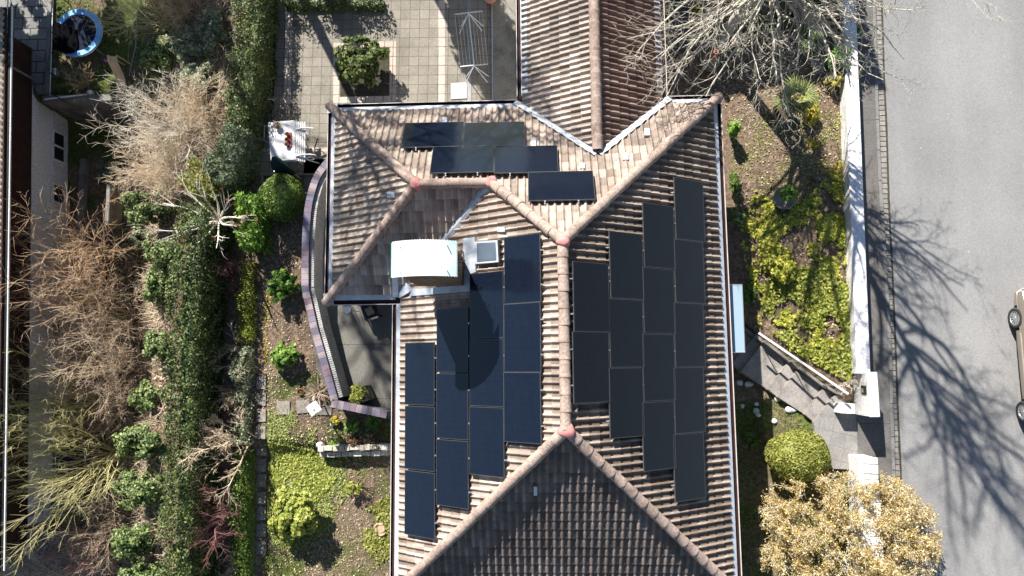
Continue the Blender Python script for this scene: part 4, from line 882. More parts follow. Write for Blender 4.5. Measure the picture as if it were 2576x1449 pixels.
# ================================================================== HEDGES
def hedge(name, label, px, widths, zt, m, n, size, zb=-.5, seed=0, cat='hedge', step=.25, rough=.09, gap=0.0):
    rng = np.random.default_rng(seed + 900); line = [np.array(P(*q, zt)[:2]) for q in px]
    L = np.cumsum([0] + [np.linalg.norm(b - a) for a, b in zip(line[:-1], line[1:])]); tot = L[-1]
    def at(s_): return np.stack([np.interp(s_, L, [p[0] for p in line]), np.interp(s_, L, [p[1] for p in line])], -1)
    def wd(s_): return np.interp(s_, L, widths)
    def frame(s_):
        d = at(np.minimum(s_ + .2, tot)) - at(np.maximum(s_ - .2, 0)); d = unit(d); return np.stack([-d[:, 1], d[:, 0]], -1)
    H = zt - zb; w_ = np.mean(widths); per = w_ + 2*H; s_ = rng.uniform(0, tot, n); q = rng.uniform(0, per, n); W_ = wd(s_)
    top = q < w_; u = np.where(top, q / w_ - .5, np.where(q < w_ + H, -.5, .5)); hgt = np.where(top, 1.0, ((q - w_) % H) / H)
    c = at(s_); nr = frame(s_)
    lump = .22*(vnoise(c[:,0]*1 + u*W_, c[:,1], .50, seed) - .5) + .16*(vnoise(c[:,0] + u, c[:,1]*1 + hgt*H, .22, seed+1) - .5)
    # rounded shoulders
    z = zb + H*hgt; sh = np.where(top, -.18*W_*np.maximum(np.abs(u) - .38, 0)*2.2, 0); z = z + sh + np.where(top, lump*2.2, 0)
    off = u*W_*(1 - .12*np.where(top, 0, hgt)) + np.where(top, 0, np.sign(u)*lump*.9)
    j = rng.normal(0, rough*.4, (n, 3))
    cs = rng.uniform(0, tot, int(tot*w_*16)); cu = rng.uniform(-.5, .5, len(cs)); cc = at(cs) + frame(cs)*(cu*wd(cs))[:, None]; pc = c + nr*(u*W_)[:, None]; dm = np.empty(n)
    for k0 in range(0, n, 4000): dm[k0:k0+4000] = np.sqrt(((pc[k0:k0+4000, None] - cc[None])**2).sum(-1)).min(1)
    q2 = np.minimum(dm/.19, 1.5); z = z + np.where(top, .15 - .23*q2**2, 0)
    z = z - np.where(top, np.minimum(rng.exponential(.05, n), .3), 0); off = off - np.where(top, 0, np.sign(u)*np.minimum(rng.exponential(.06, n), .2)); p = np.concatenate([c + nr*off[:, None], z[:, None]], 1) + j
    nn = np.where(top[:, None], np.array([[0,0,1.]]), np.concatenate([nr*np.sign(u)[:, None], np.full((n,1), .25)], 1))
    if gap:
        kk = vnoise(p[:,0], p[:,1], .45, seed+5) > gap; kk |= ~top; p, nn = p[kk], nn[kk]
    V1, F1 = leaf_arrays(p, size, nn + rng.normal(0, .35, nn.shape), .8, .5, rng)
    ss = np.linspace(.05, tot - .05, max(3, int(tot/step))); c = at(ss); nr = frame(ss); W2 = wd(ss)*.36; V = []
    for i in range(len(ss)):
        for sg_, z_ in ((-1, zb - .3), (-.9, zt - .62), (-.5, zt - .50), (.5, zt - .50), (.9, zt - .62), (1, zb - .3)): V.append((*(c[i] + nr[i]*sg_*W2[i]), z_ + rng.uniform(-.05, .02)))
    k = len(ss); F2 = [[6*i+j2, 6*i+6+j2, 6*i+7+j2, 6*i+1+j2] for i in range(k-1) for j2 in range(5)]
    V2 = np.array(V); caps = [[0,1,2,3], [0,3,4,5], [6*k-6,6*k-5,6*k-4,6*k-3], [6*k-6,6*k-3,6*k-2,6*k-1]]
    V_, Fs = join_arrays([(V1, F1), (V2, np.array(F2 + caps))]); return tag(link(name, npmesh(name, V_, Fs), M[m]), label, cat)
hedge('conifer_hedge', 'tall clipped dark green conifer hedge beside the patio', [(628,-120), (626,0), (615,150), (602,270), (592,330)], [.95,.95,.92,.86,.8], 1.35, 'conifer', 36000, .065, -.4, 1, gap=.14)
hedge('conifer_hedge', 'blue-green end of the clipped hedge left of the table', [(596,318), (578,365), (548,418), (522,440)], [.8,1.0,1.15,.8], 1.35, 'conifer_blue', 15000, .065, -.4, 2)
hedge('yew_hedge', 'long broad yew hedge running down the middle of the slope', [(482,505), (470,620), (458,760), (452,900), (446,1100), (442,1300), (437,1560)], [.85,1.0,1.0,.98,.9,.86,.86], 1.85, 'conifer', 60000, .072, -.6, 3, gap=.2)
hedge('garden_hedge', 'narrow bright green clipped hedge beside the laurel', [(617,655), (616,740), (613,860)], [.40,.46,.48], .5, 'hedge_bright', 6500, .055, -.3, 4)
hedge('garden_hedge', 'narrow hedge overgrown with grey-green ivy and bare twigs', [(608,872), (601,1000), (604,1120)], [.46,.42,.42], .5, 'ivy_pale', 6000, .075, -.3, 5)
hedge('garden_hedge', 'narrow clipped hedge at the foot of the red-twigged shrub', [(600,1132), (598,1290), (594,1560)], [.46,.50,.52], .5, 'box', 9000, .06, -.3, 6)
hedge('laurel_hedge', 'short block of glossy bright green laurel beside the boxwood ball', [(622,490), (621,560), (619,624)], [.6,.72,.6], 1.2, 'laurel_bright', 3200, .11, -.1, 7, rough=.1)
hedge('conifer_hedge', 'feathery yellow-green conifer between the two hedges', [(470,425), (500,455), (512,490)], [.8,.9,.6], 1.2, 'box_yellow', 3200, .10, -.5, 8, rough=.2)
# ================================================================== SHRUBS AND TWIGS OF THE SLOPE
T = M['twig_pale']
twig_shrub('bare_shrub', 'pale arching bare shrub spreading over the slope below the slide', G(468,345), 40, 2.6, T, 1.0, .013, (8,4), 1, (-.25,.05), .10, -.035)
twig_shrub('bare_shrub', 'dense beige bare thicket above the ivy mound on the slope', G(440,415), 46, 2.0, M['twig_tan'], 1.1, .011, (10,6), 2, (-.2,-.1), .13, -.03)
twig_shrub('bare_shrub', 'thin tan thicket between the pale shrub and the hedge', G(520,300), 26, 1.7, M['twig_tan'], .9, .011, (9,5), 3, (-.1,.1), .13, -.02)
twig_shrub('dogwood_shrub', 'yellow-stemmed bare shrub fanning out above the toy slide', G(420,75), 22, 2.3, M['twig_yellow'], .8, .013, (6,4), 4, (-.5,0), .07, -.02)
twig_shrub('bare_shrub', 'ochre bare thicket at the edge of the photo beside the tall hedge', G(480,30), 34, 1.8, M['twig_orange'], 1.0, .011, (9,5), 5, (-.1,0), .12, -.02)
for (px, py, m_, L_, n_, lab) in ((285,640,'twig_orange',2.5,36,'orange-brown bare shrub nearest the basement windows'), (275,735,'twig_orange',2.6,40,'largest orange-brown bare shrub covering the pale basement wall'), (290,840,'twig_tan',2.3,36,'tan bare shrub below the orange-brown shrubs by the house wall'),
        (335,790,'twig_tan',1.9,34,'dense tan thicket between the orange shrubs and the yew hedge'), (345,920,'twig_tan',1.9,34,'tan thicket beside the yew hedge, above the yellow-stemmed shrub'), (330,1010,'twig_tan',1.7,30,'pale tan thicket behind the yellow-green stems'),
        (300,1290,'twig_tan',1.7,28,'tan thicket between the ivy mounds and the red-stemmed shrub'), (165,1452,'twig_pale',2.0,44,'pale twiggy thicket in the bottom corner of the photo'), (70,1462,'twig_pale',1.8,36,'pale thicket half cut off by the bottom corner'), (285,1400,'twig_tan',1.8,34,'tan thicket at the bottom edge beside the ivy mounds')):
    twig_shrub('bare_shrub', lab, G(px,py), int(n_*.66), L_*1.5, M[m_], .72, .012, (9,5), px, (-.16,.0), .11, -.004)
twig_shrub('willow_shrub', 'large yellow-green shrub with long stems fanning over the house wall', G(292,1140), 26, 4.9, M['twig_yellow'], .66, .023, (9,5), 21, (-.12,.0), .055, .012, lrat=(.42,.42), sp=(.55,.7), off=.08)
twig_shrub('willow_shrub', 'smaller yellow-green shrub above the fanning yellow-green one', G(262,1020), 18, 4.5, M['twig_yellow'], .58, .024, (9,5), 22, (-.10,.05), .06, .012, lrat=(.42,.42), sp=(.55,.7), off=.06)
twig_shrub('dogwood_shrub', 'red-stemmed bare shrub at the lower left', G(285,1362), 22, 2.6, M['twig_red'], .7, .012, (7,4), 23, (-.3,-.05), .08, -.01)
twig_shrub('pruned_tree', 'small pollarded tree with buff twigs leaning over the hedge gap', G(628,1108), 10, 2.5, M['twig_tan'], .75, .036, (12,7), 24, (-.5,.05), .16, .03, lrat=(.42,.45), sp=(.85,.9), t0=.45)
twig_shrub('bare_shrub', 'dark red twiggy shrub between the two lower hedges', G(612,1300), 12, 2.4, M['twig_red'], .75, .024, (13,7), 25, (-.35,0), .15, .02, lrat=(.45,.45))
twig_shrub('bare_shrub', 'small brown bare shrub in the gap below the laurel block', G(600,690), 12, 1.1, M['twig_red'], .9, .012, (10,6), 26, (-.1,0), .16, 0)
twig_shrub('bare_shrub', 'buff twigs sprouting from the ivy-covered hedge', G(606,880), 8, 1.0, M['twig_tan'], .8, .012, (9,5), 27, (-.4,.1), .16, 0)
twig_shrub('bare_shrub', 'short buff twigs beside the pollarded tree, above it', G(604,980), 8, .95, M['twig_tan'], .8, .012, (8,5), 28, (-.5,0), .16, 0)
twig_shrub('bare_shrub', 'buff twigs hanging beside the lowest narrow hedge', G(600,1420), 8, 1.0, M['twig_tan'], .8, .012, (8,5), 29, (-.4,0), .16, 0)
twig_shrub('bare_shrub', 'small straw-coloured bush between the trampoline and the retaining wall', G(215,215), 16, .9, M['log'], 1.0, .012, (6,4), 30, (0,.1), .16, 0)
# sumac with red seed heads
rng = np.random.default_rng(77); sb = G(616,576); su = thing('sumac_tree', 'bare forked sumac with dark red seed heads over the hedge', 'tree', sb)
tp = np.array([[0,0,0], [-.15,.03,.6], [-.35,.06,1.1]]); S0 = np.concatenate([np.concatenate([tp[i], tp[i+1], [[.06,.052,.045][i], [.052,.045,.04][i]]])[None] for i in range(2)])
n = 11; a = np.linspace(0, 2*math.pi, n, endpoint=False) + rng.uniform(-.2,.2,n); d = np.stack([np.cos(a)*.9 - .25, np.sin(a)*.9, np.full(n,.55)], 1)
S1, tips = grow(rng, np.tile(tp[2], (n,1)), d, rng.uniform(1.2,2.0,n), np.full(n,.046), [(5,.14,.05,5,.55,.6,.6,.3), (4,.15,.06,2,.5,.6,.6,.4), (3,.15,.05,0,0,0,0,0)])
v, f = seg_arrays(S0, 8); link('trunk', npmesh('trunk', v, f), M['bark'], su); v, f = seg_arrays(S1, 4); link('branches', npmesh('branches', v, f), M['twig_pale'], su)
tp_ = np.concatenate(tips[:2]); tp_ = tp_[rng.random(len(tp_)) < .6]; C_ = np.repeat(tp_, 10, 0) + rng.normal(0,.025,(len(tp_)*10,3)); V, Fq = leaf_arrays(C_, .05, None, 1, .6, rng); link('seed_heads', npmesh('seed_heads', V, Fq), M['red_bud'], su)
# ivy mounds
for k, (px, py, rx, ry, rz2, n, m_, lab) in enumerate(((378,535,.85,.62,.7,3600,'ivy','dark ivy mound beside the bare sumac on the slope'), (395,640,.55,.5,.45,1800,'ivy','small ivy mound left of the yew hedge, below the dark mound'), (385,720,.4,.7,.4,1500,'ivy','low ivy clump pressed against the upper yew hedge'), (330,600,.6,.5,.35,1500,'ivy_pale','pale ivy patch below the narrow concrete edging'),
        (360,1000,.5,.5,.4,1500,'ivy','ivy clump beside the yew hedge, level with the yellow stems'), (355,1110,.75,.55,.6,2800,'ivy','ivy mound at the foot of the fanning yellow-green shrub'), (352,1225,.75,.62,.62,3000,'ivy','middle ivy mound between the bare thicket and the yew hedge'), (345,1345,.72,.65,.6,3000,'ivy','lowest full ivy mound beside the yew hedge'), (350,1440,.6,.5,.5,2000,'ivy','ivy mound cut off by the bottom of the photo'),
        (470,130,.7,.6,.4,2000,'ivy_pale','pale ivy clump between the yellow stems and the tall hedge'), (415,160,.6,.7,.5,2000,'ivy','ivy clump just below the yellow-stemmed shrub'), (500,215,.6,.7,.35,2000,'ivy_pale','grey-green ivy patch left of the tall hedge'), (540,90,.5,.8,.35,1800,'ivy_pale','grey-green ivy strip pressed against the tall hedge'), (385,870,.4,.5,.4,1400,'ivy','ivy clump by the yew hedge between two tan thickets'), (255,880,.55,.3,.3,900,'ivy_pale','small pale ivy tuft among the tan twigs'), (280,440,.45,.4,.3,900,'ivy_pale','pale leafy tuft at the top of the narrow concrete edging'))):
    bush('ivy_mound', lab, 'ivy', G(px + (28 if px > 320 and px < 400 else 8),py), (rx*1.2,ry*1.2,rz2*1.5), int(n*1.7), .08, m_, 34, .24, 40+k, None, 0, rz2*.75)
# litter over the whole slope
rng = np.random.default_rng(31)
p = ground_pts([(300,420), (560,0), (600,0), (600,420), (430,520), (430,1449), (250,1449), (270,1000), (300,560)], 42000, rng, 1.1, .36, 5, (.01,.10)); scatter('leaf_litter', p, .085, 'litter', tilt=.9, rng=rng)
p = ground_pts([(300,420), (560,0), (600,0), (600,420), (430,520), (430,1449), (250,1449), (270,1000), (300,560)], 26000, rng, .9, .52, 9, (.03,.16)); scatter('ivy_ground_cover', p, .08, 'ivy_pale', tilt=.7, rng=rng)
p = ground_pts([(140,0), (420,0), (380,300), (320,420), (240,240), (140,240)], 9000, rng, .9, .45, 15, (.01,.05)); scatter('grass', p, .06, 'ivy', tilt=.9, aspect=.3, rng=rng)
n = 5200; pp = ground_pts([(330,330), (560,0), (600,420), (430,520), (420,1449), (255,1449), (280,900), (310,560)], 14000, rng, 1.3, .42, 12, (.02,.25))[:n]
a = rng.uniform(0, 6.28, len(pp)); L_ = rng.uniform(.2,.7,len(pp))[:,None]; dd = np.stack([np.cos(a), np.sin(a), rng.uniform(-.1,.6,len(pp))], 1); S_ = np.concatenate([pp, pp + unit(dd)*L_, np.full((len(pp),1),.007), np.full((len(pp),1),.003)], 1)
v, f = seg_arrays(S_, 3); tag(link('fallen_twigs', npmesh('fallen_twigs', v, f), M['twig_tan']), kind='stuff')
# ================================================================== PATIO
def ltube(mb, o, pts, r, n=6): mb.tube([Vector(p) - Vector(o) for p in pts], r, n)
bush('patio_tree', 'dense evergreen shrub growing in the square bed of the patio', 'shrub', P(922,186,0), (.92,.98,.66), 5200, .115, 'tree_leaf', 44, .19, 3, None, 8, .75)
# clothes dryer
b0, b1, b2, b3 = P(1144,36,1.15), P(1213,28,1.15), P(1158,168,1.15), P(1227,161,1.15); dy = thing('clothes_dryer', 'white metal clothes dryer frame with strung lines on the patio', 'clothes dryer', (*P(1187,120,0)[:2], 0)); DO = Vector(dy.location)
for a_, c_2 in ((b0, b1), (b2, b3)):
    mb = MB(); ltube(mb, DO, [a_, c_2], .022); mb.build('crossbar', M['white'], dy); mid = (a_ + c_2)/2
    for sx in (-1, 1):
        mb = MB(); ltube(mb, DO, [mid - [0,0,.03], mid + (c_2 - a_)*.42*sx + [0, -.28, -.75]], .012); mb.build('strut', M['white'], dy)
        mb = MB(); ltube(mb, DO, [mid - [0,0,.05], [mid[0] + sx*.38, mid[1] + .12, .01]], .014); mb.build('leg', M['white'], dy)
mb = MB(); ltube(mb, DO, [(b0+b1)/2 - [0,0,.02], (b2+b3)/2 - [0,0,.02]], .02); mb.build('spine', M['white'], dy)
mb = MB()
for k in range(9):
    f = k/8; ltube(mb, DO, [b0 + (b1-b0)*f, b2 + (b3-b2)*f], .0035, 3)
mb.build('line', M['silver'], dy); dy.children[-1]['kind'] = 'stuff'
mb = MB(); mb.lathe((0,0,0), [(.12,0), (.2,.15), (.24,.4), (.22,.42), (.18,.4), (.001,.4)], 24); tag(mb.build('large_pot', noisy('pink_terracotta', (.55,.26,.18), (.66,.36,.27), 4, .8, .2), loc=P(1234,2,0), smooth=True), 'pinkish terracotta pot beside the side strip at the top edge', 'pot')
# table with cloth
tz = .75; tc = [P(674,308,tz), P(739,303,tz), P(744,401,tz), P(681,406,tz)]; tb = thing('patio_table', 'square patio table under a white cloth between the hedge and roof corner', 'table', (*np.mean(tc,0)[:2], 0)); TO = Vector(tb.location)
q = [Vector(p) - TO for p in tc]; mb = MB(); mb.prism([(p.x*.97, p.y*.97) for p in q], .70, .735); mb.build('tabletop', M['white'], tb)
for p in q:
    mb = MB(); mb.tube([(p.x*.85, p.y*.85, .70), (p.x*.9, p.y*.9, 0)], .022); mb.build('leg', M['white'], tb)
mb = MB(); K = 16; V = []; R4_ = []
for i in range(K*4):
    s_, f = divmod(i, K); f /= K; p = q[s_]*(1-f) + q[(s_+1) % 4]*f; R4_.append(p)
for sc, z in ((.9,.748), (1.0,.748), (1.015,.735), (1.03,.60)):
    for i, p in enumerate(R4_): fl_ = 1 + (.015*math.sin(i*1.7) if z < .7 else 0); V.append((p.x*sc*fl_, p.y*sc*fl_, z + (.015*math.sin(i*.9) if z < .7 else 0)))
n = len(R4_); mb.add(V, [[k*n+i, k*n+(i+1) % n, (k+1)*n+(i+1) % n, (k+1)*n+i] for k in range(3) for i in range(n)] + [list(range(n))]); cl_ = mb.build('tablecloth', M['white'], loc=TO); tag(cl_, 'plain white cloth spread over the square patio table', 'tablecloth')
def pot(name, label, loc, r, h, m, plant=None, n=60, ls=.06, prx=1.2):
    t = thing(name, label, 'pot', loc); mb = MB(); mb.lathe((0,0,0), [(.001,0), (r*.7,0), (r*.95,h*.8), (r*1.06,h*.82), (r*1.06,h), (r*.88,h), (r*.86,h*.9)], 20); mb.build('pot_body', M[m], t, True)
    mb = MB(); mb.lathe((0,0,0), [(.001,h*.9), (r*.88,h*.9)], 20); mb.build('potting_soil', M['soil'], t)
    if plant:
        rng = np.random.default_rng(int(r*1000)); C = np.stack([rng.normal(0,r*.5*prx,n), rng.normal(0,r*.5*prx,n), h + rng.uniform(0,.8*r,n)],1); V, Fq = leaf_arrays(C, ls, np.array([[0,0,1.]])*np.ones((n,1)), .8, .4, rng); link('plant', npmesh('plant', V, Fq), M[plant], t)
    return t
pot('flower_pot', 'terracotta pot with a pale succulent standing on the tablecloth corner', P(700,318,.76), .105, .12, 'terracotta', 'ivy_pale', 50, .07)
ty = thing('plant_tray', 'small red tray holding three clay pots on the tablecloth', 'tray', P(728,352,.752)); mb = MB(); mb.box((0,0,.012), (.17,.50,.024), .05, bev=.01); mb.build('tray_base', M['clay_red'], ty)
for dy_, nm in ((.17,'topmost'), (-.01,'middle'), (-.17,'lowest')): pot('flower_pot', 'small clay pot in the red tray, ' + nm + ' of three', (P(726,352,.752) + [-.03 + .02*dy_, dy_, .025]), .068 if dy_ else .05, .075, 'clay_red' if dy_ >= 0 else 'terracotta', 'red_bud' if dy_ else 'ivy', 26, .035, .9)
# bench tipped against the table
bn = thing('garden_bench', 'white slatted bench with scrolled arms tipped against the table', 'bench', (*P(756,360,0)[:2], 0)); BO = Vector(bn.location)
A0, A1, B0, B1 = P(741,306,.72), P(765,306,.60), P(743,404,.72), P(768,408,.60)
for k in range(6):
    f = k/5.0; a_, b_2 = A0 + (A1-A0)*f, B0 + (B1-B0)*f; mb = MB(); c = (a_+b_2)/2 - np.array(BO); mb.box(c, (.045, abs(a_[1]-b_2[1]), .022), .02, bev=.006); mb.build('slat', M['white'], bn)
for y_, (xa, ya), (xb, yb) in ((0,(740,327),(788,323)), (1,(745,393),(793,390))):
    p0, p1 = P(xa,ya,.72), P(xb,yb,.60); mb = MB(); ltube(mb, BO, [p0, p0*.65 + p1*.35 + [0,.03,.02], p0*.3 + p1*.7 + [0,.03,0], p1, p1 + [.02,-.05,-.03]], [.022,.03,.03,.024,.02], 8)
    mb.build('arm', M['white'], bn, True); mb = MB(); mid = p0*.45 + p1*.55 + np.array([0,-.05,-.1])
    ltube(mb, BO, [mid + [.17*math.cos(a)+.02, .02*math.sin(2*a), .13*math.sin(a)-.06] for a in np.linspace(0, 6.28, 14)], .014, 6); mb.build('scroll', M['white'], bn, True)
    mb = MB(); ltube(mb, BO, [p0*.7 + p1*.3, [p0[0]+.26, p0[1]-.02, .32], [p1[0]-.06, p0[1]-.04, .02]], .018); mb.build('leg', M['white'], bn, True)
# dark green folding chair
fcx = thing('folding_chair', 'folding garden chair with dark green cushion beside the boxwood ball', 'chair', (*P(722,425,0)[:2], 0)); FO2 = Vector(fcx.location)
pl = [(680,409), (684,395), (697,392), (714,406), (728,421), (742,433), (744,437), (728,441), (706,440), (694,434), (683,424)]
zt_ = [.95,1.0,1.0,.88,.74,.58,.52,.46,.56,.72,.86]; mb = MB(); Vt = [Vector(P(*p, z)) - FO2 for p, z in zip(pl, zt_)]; ctr = sum(Vt, Vector())/len(Vt)
V = [ctr + Vector((0,0,.06))] + [ctr + (v-ctr)*.7 + Vector((0,0,.05)) for v in Vt] + Vt + [v + Vector((0,0,-.06)) for v in Vt] + [ctr - Vector((0,0,.09))]; n = len(Vt)
Fc = [[0, 1+i, 1+(i+1) % n] for i in range(n)] + [[1+k*n+i, 1+(k+1)*n+i, 1+(k+1)*n+(i+1) % n, 1+k*n+(i+1) % n] for k in (0,1) for i in range(n)] + [[1+2*n+i, 1+3*n, 1+2*n+(i+1) % n] for i in range(n)]
mb.add(V, Fc); mb.build('cushion', M['green_cloth'], fcx, True)
for a_, za, c_2, zc in (((712,452),.03,(752,418),.5), ((720,425),.5,(757,449),.03), ((700,448),.03,(690,430),.5), ((706,452),.03,(712,425),.5)):
    mb = MB(); ltube(mb, FO2, [P(*a_, za), P(*c_2, zc)], .02); mb.build('leg', M['silver'], fcx)
def tubechair(name, label, ctr, rz, m):
    t = thing(name, label, 'chair', ctr, rz)
    for sx in (-.26, .26):
        mb = MB(); mb.tube([(sx,.28,0), (sx,.22,.45), (sx,-.22,.43), (sx,-.30,.92)], .013); mb.build('side_frame', M[m], t); mb = MB(); mb.tube([(sx,-.28,0), (sx,-.1,.40), (sx,.2,.62), (sx,-.26,.66)], .013); mb.build('leg', M[m], t)
    mb = MB(); mb.tube([(-.26,-.30,.92), (.26,-.30,.92)], .013); mb.build('top_rail', M[m], t)
    mb = MB(); mb.tube([(-.26,.22,.45), (.26,.22,.45)], .012); mb.build('front_rail', M[m], t)
    return t
M['bronze'] = noisy('brown_tube', (.05,.042,.035), (.09,.075,.062), 8, .4, .5)
tubechair('tubular_chair', 'brown tubular chair frame standing at the table end nearest the square bed', P(722,296,0), math.pi + .1, 'bronze')
tubechair('tubular_chair', 'brown tubular chair frame in the hedge shade by the table corner', P(688,290,0), math.pi - .5, 'bronze')
tubechair('tubular_chair', 'silver tubular chair tucked under the shaded long side of the table', P(662,345,0), -math.pi/2, 'silver')
# ================================================================== WEST GARDEN
tag(MB().prism([P(*q, .12)[:2] for q in [(657,437), (792,436), (792,440), (661,441), (661,490), (657,490)]][:6], -.2, .13).build('bed_edging', M['slab']), 'stone edging of the raised bed around the boxwood ball', 'edging')
ball('boxwood_ball', 'large clipped boxwood ball in the raised bed beside the curved wall', 'shrub', P(727,508,.0), (.71,.73,.68), 9000, .06, 'box', 1, .62)
bush('laurel_bush', 'dark green laurel bush pressed against the widest curve of the courtyard wall', 'shrub', G(722,722), (.58,.62,.45), 1500, .13, 'laurel', 30, .2, 11)
bush('laurel_bush', 'bright green laurel bush above the small clay pot', 'shrub', G(728,896), (.52,.48,.40), 1300, .13, 'laurel_bright', 30, .2, 12)
bush('skimmia_bush', 'large round yellow-green shrub on the lower lawn', 'shrub', G(760,1283), (.93,.97,.75), 7200, .11, 'rhodo', 80, .16, 13)
bush('sparse_shrub', 'sparse yellow-green shrub on the bare soil below the stone wall', 'shrub', G(898,1222), (.42,.36,.3), 240, .085, 'rhodo', 16, .3, 14, None, 12, core=False)
pt = pot('clay_pot', 'small tipped clay pot with a green tuft on the bare soil', G(757,982), .105, .13, 'terracotta', 'laurel_bright', 16, .06, .7); pt.rotation_euler = (.35, .2, 0)
rng = np.random.default_rng(3)
def tuft(name, label, base, r, n, m, L=.35, up=.5, cat='plant', w_=.02):
    rng = np.random.default_rng(int(abs(base[0]*100)) + n); a = rng.uniform(0,6.28,n); el = rng.uniform(up*.4, up*1.6, n); l = L*rng.uniform(.6,1.2,n)
    d = np.stack([np.cos(a)*np.cos(el), np.sin(a)*np.cos(el), np.sin(el)],1); b0_ = np.stack([rng.normal(0,r*.15,n), rng.normal(0,r*.15,n), np.zeros(n)],1); s_ = np.stack([-np.sin(a), np.cos(a), 0*a],1)*w_
    m1 = b0_ + d*l[:,None]*.6; e = b0_ + d*l[:,None]*np.array([1.1,1.1,.75])
    V = np.stack([b0_-s_*.6, b0_+s_*.6, m1-s_, m1+s_, e-s_*.15, e+s_*.15],1).reshape(-1,3); k = np.arange(n)[:,None]*6; Fq = np.concatenate([k+np.array([[0,1,3,2]]), k+np.array([[2,3,5,4]])]); o = link(name, npmesh(name, V, Fq), M[m]); o.location = base
    return tag(o, label, cat)
tuft('dry_grass_tuft', 'dry brown strappy tuft at the foot of the courtyard wall corner', G(803,985), .25, 90, 'litter', .42, .6)
tuft('iris_clump', 'green and yellow strappy plant below the courtyard wall end', G(941,1058), .2, 70, 'laurel_bright', .36, .6)
bush('gold_shrub', 'small round golden shrub beside the silver glass ball', 'shrub', G(849,1057), (.19,.17,.15), 260, .06, 'cover_yellow', 14, .3, 15, None, 4)
bush('green_shrub', 'fresh green shrub in the bed below the courtyard wall', 'shrub', G(889,1071), (.26,.28,.28), 600, .08, 'laurel_bright', 20, .25, 16, None, 4)
bush('brown_shrub', 'rusty brown dry shrub above the dry stone wall', 'shrub', G(893,1107), (.24,.2,.15), 500, .05, 'brown_leaf', 18, .3, 17, None, 4)
bush('primrose_patch', 'low bright green rosette at the edge of the dry stone wall', 'plant', G(838,1117), (.2,.12,.06), 120, .09, 'laurel_bright', 12, .3, 18, None, 0)
twig_shrub('bare_shrub', 'dark tangled dry shrub between the stone wall and the gutter', G(955,1100), 22, .6, 'bark_dark', 1.1, .008, (7,4), 61, (0,0), .15, -.02)
mb = MB(); mb.lathe((0,0,.0), [(.001,0)] + [(.065*math.sin(a), .09 - .065*math.cos(a)) for a in np.linspace(.3, math.pi, 10)], 16); tag(mb.build('glass_ball', M['granite'], loc=G(838,1067), smooth=True), 'small white ball ornament beside the golden shrub', 'ornament')
mb = MB(); mb.blob((0,0,.1), (.11,.10,.12), 5, .35); mb.blob((.09,-.06,.06), (.06,.06,.08), 6, .2); tag(mb.build('garden_ornament', M['granite'], loc=G(806,1119)), 'small white ornament at the end of the dry stone wall', 'ornament')
bh = thing('bird_house', 'white bird house with a pitched roof at the courtyard wall corner', 'bird house', P(817,1022,0), .6)
mb = MB(); mb.tube([(0,0,0), (0,0,.85)], .025); mb.build('post', M['bark_dark'], bh); mb = MB(); mb.box((0,0,.98), (.22,.22,.26)); mb.build('box_body', M['white'], bh)
for sx in (-1,1):
    mb = MB(); mb.add([(0,-.17,1.22), (0,.17,1.22), (sx*.19,.17,1.08), (sx*.19,-.17,1.08), (0,-.17,1.20), (0,.17,1.20), (sx*.18,.17,1.06), (sx*.18,-.17,1.06)], [[0,1,2,3],[4,7,6,5],[0,3,7,4],[1,5,6,2],[3,2,6,7]]); mb.build('roof', M['white'], bh)
mb = MB(); mb.box((.02,-.05,1.205), (.05,.07,.05), bev=.01); mb.build('roof_knob', M['log'], bh)
# dry stone wall
rng = np.random.default_rng(12); p0, p1 = P(799,1130,.06), P(984,1124,.06); ds = thing('dry_stone_wall', 'low dry wall of pale split stone edging the planted bed', 'wall', (*((p0+p1)/2)[:2], -.1)); DSO = Vector(ds.location)
L_ = np.linalg.norm(p1-p0); rows_ = [(.0,.18,.08), (-.2,.16,-.10)]
for dy_, dep, zt2 in rows_:
    x = 0.0
    while x < L_ - .04:
        wd_ = min(rng.uniform(.16,.34), L_ - x); c = p0 + (p1-p0)*((x + wd_/2)/L_); hh = .36 + rng.uniform(-.02,.03); mb = MB(); mb.box((c[0]-DSO.x, c[1]-DSO.y + dy_ + rng.uniform(-.012,.012), zt2 + rng.uniform(-.015,.02) - hh/2 - DSO.z), (wd_ - .015, dep + rng.uniform(-.03,.04), hh), rng.uniform(-.06,.06), .96, .018); mb.build('stone', M['stone_pale'], ds); x += wd_
# stepping stones
def slab(px, py, wx, wy, label, rz=0):
    b = G(px,py); rg = np.random.default_rng(px+py); poly = [(sx*wx/2*(1+rg.uniform(-.07,.07)), sy*wy/2*(1+rg.uniform(-.07,.07))) for sx, sy in ((-1,-1),(1,-1),(1,1),(-1,1))]
    o = MB().prism(poly, -.08, .045).build('stepping_stone', M['slab'], loc=b); o.rotation_euler.z = rz; tag(o, label, 'paving slab', 'stepping stones in the west garden')
slab(713,1026,.44,.42,'square stepping stone between the hedge path and the lawn slab'); slab(763,1023,.42,.40,'square stepping stone half shaded below the small clay pot', .05); slab(818,1031,.42,.30,'stepping stone directly under the white bird house', -.05)
nms = ['first', 'second', 'third', 'fourth', 'fifth', 'sixth', 'seventh', 'eighth', 'ninth', 'tenth', 'eleventh']
for k, py in enumerate((962,1004,1045,1088,1130,1170,1208,1252,1292,1333,1378)): slab(658,py,.30,.40, nms[k] + ' slab from the top of the path along the narrow hedge')
st = thing('tree_stump', 'pale sawn stump with loose bark rings beside the house gutter', 'stump', G(958,1330)); 
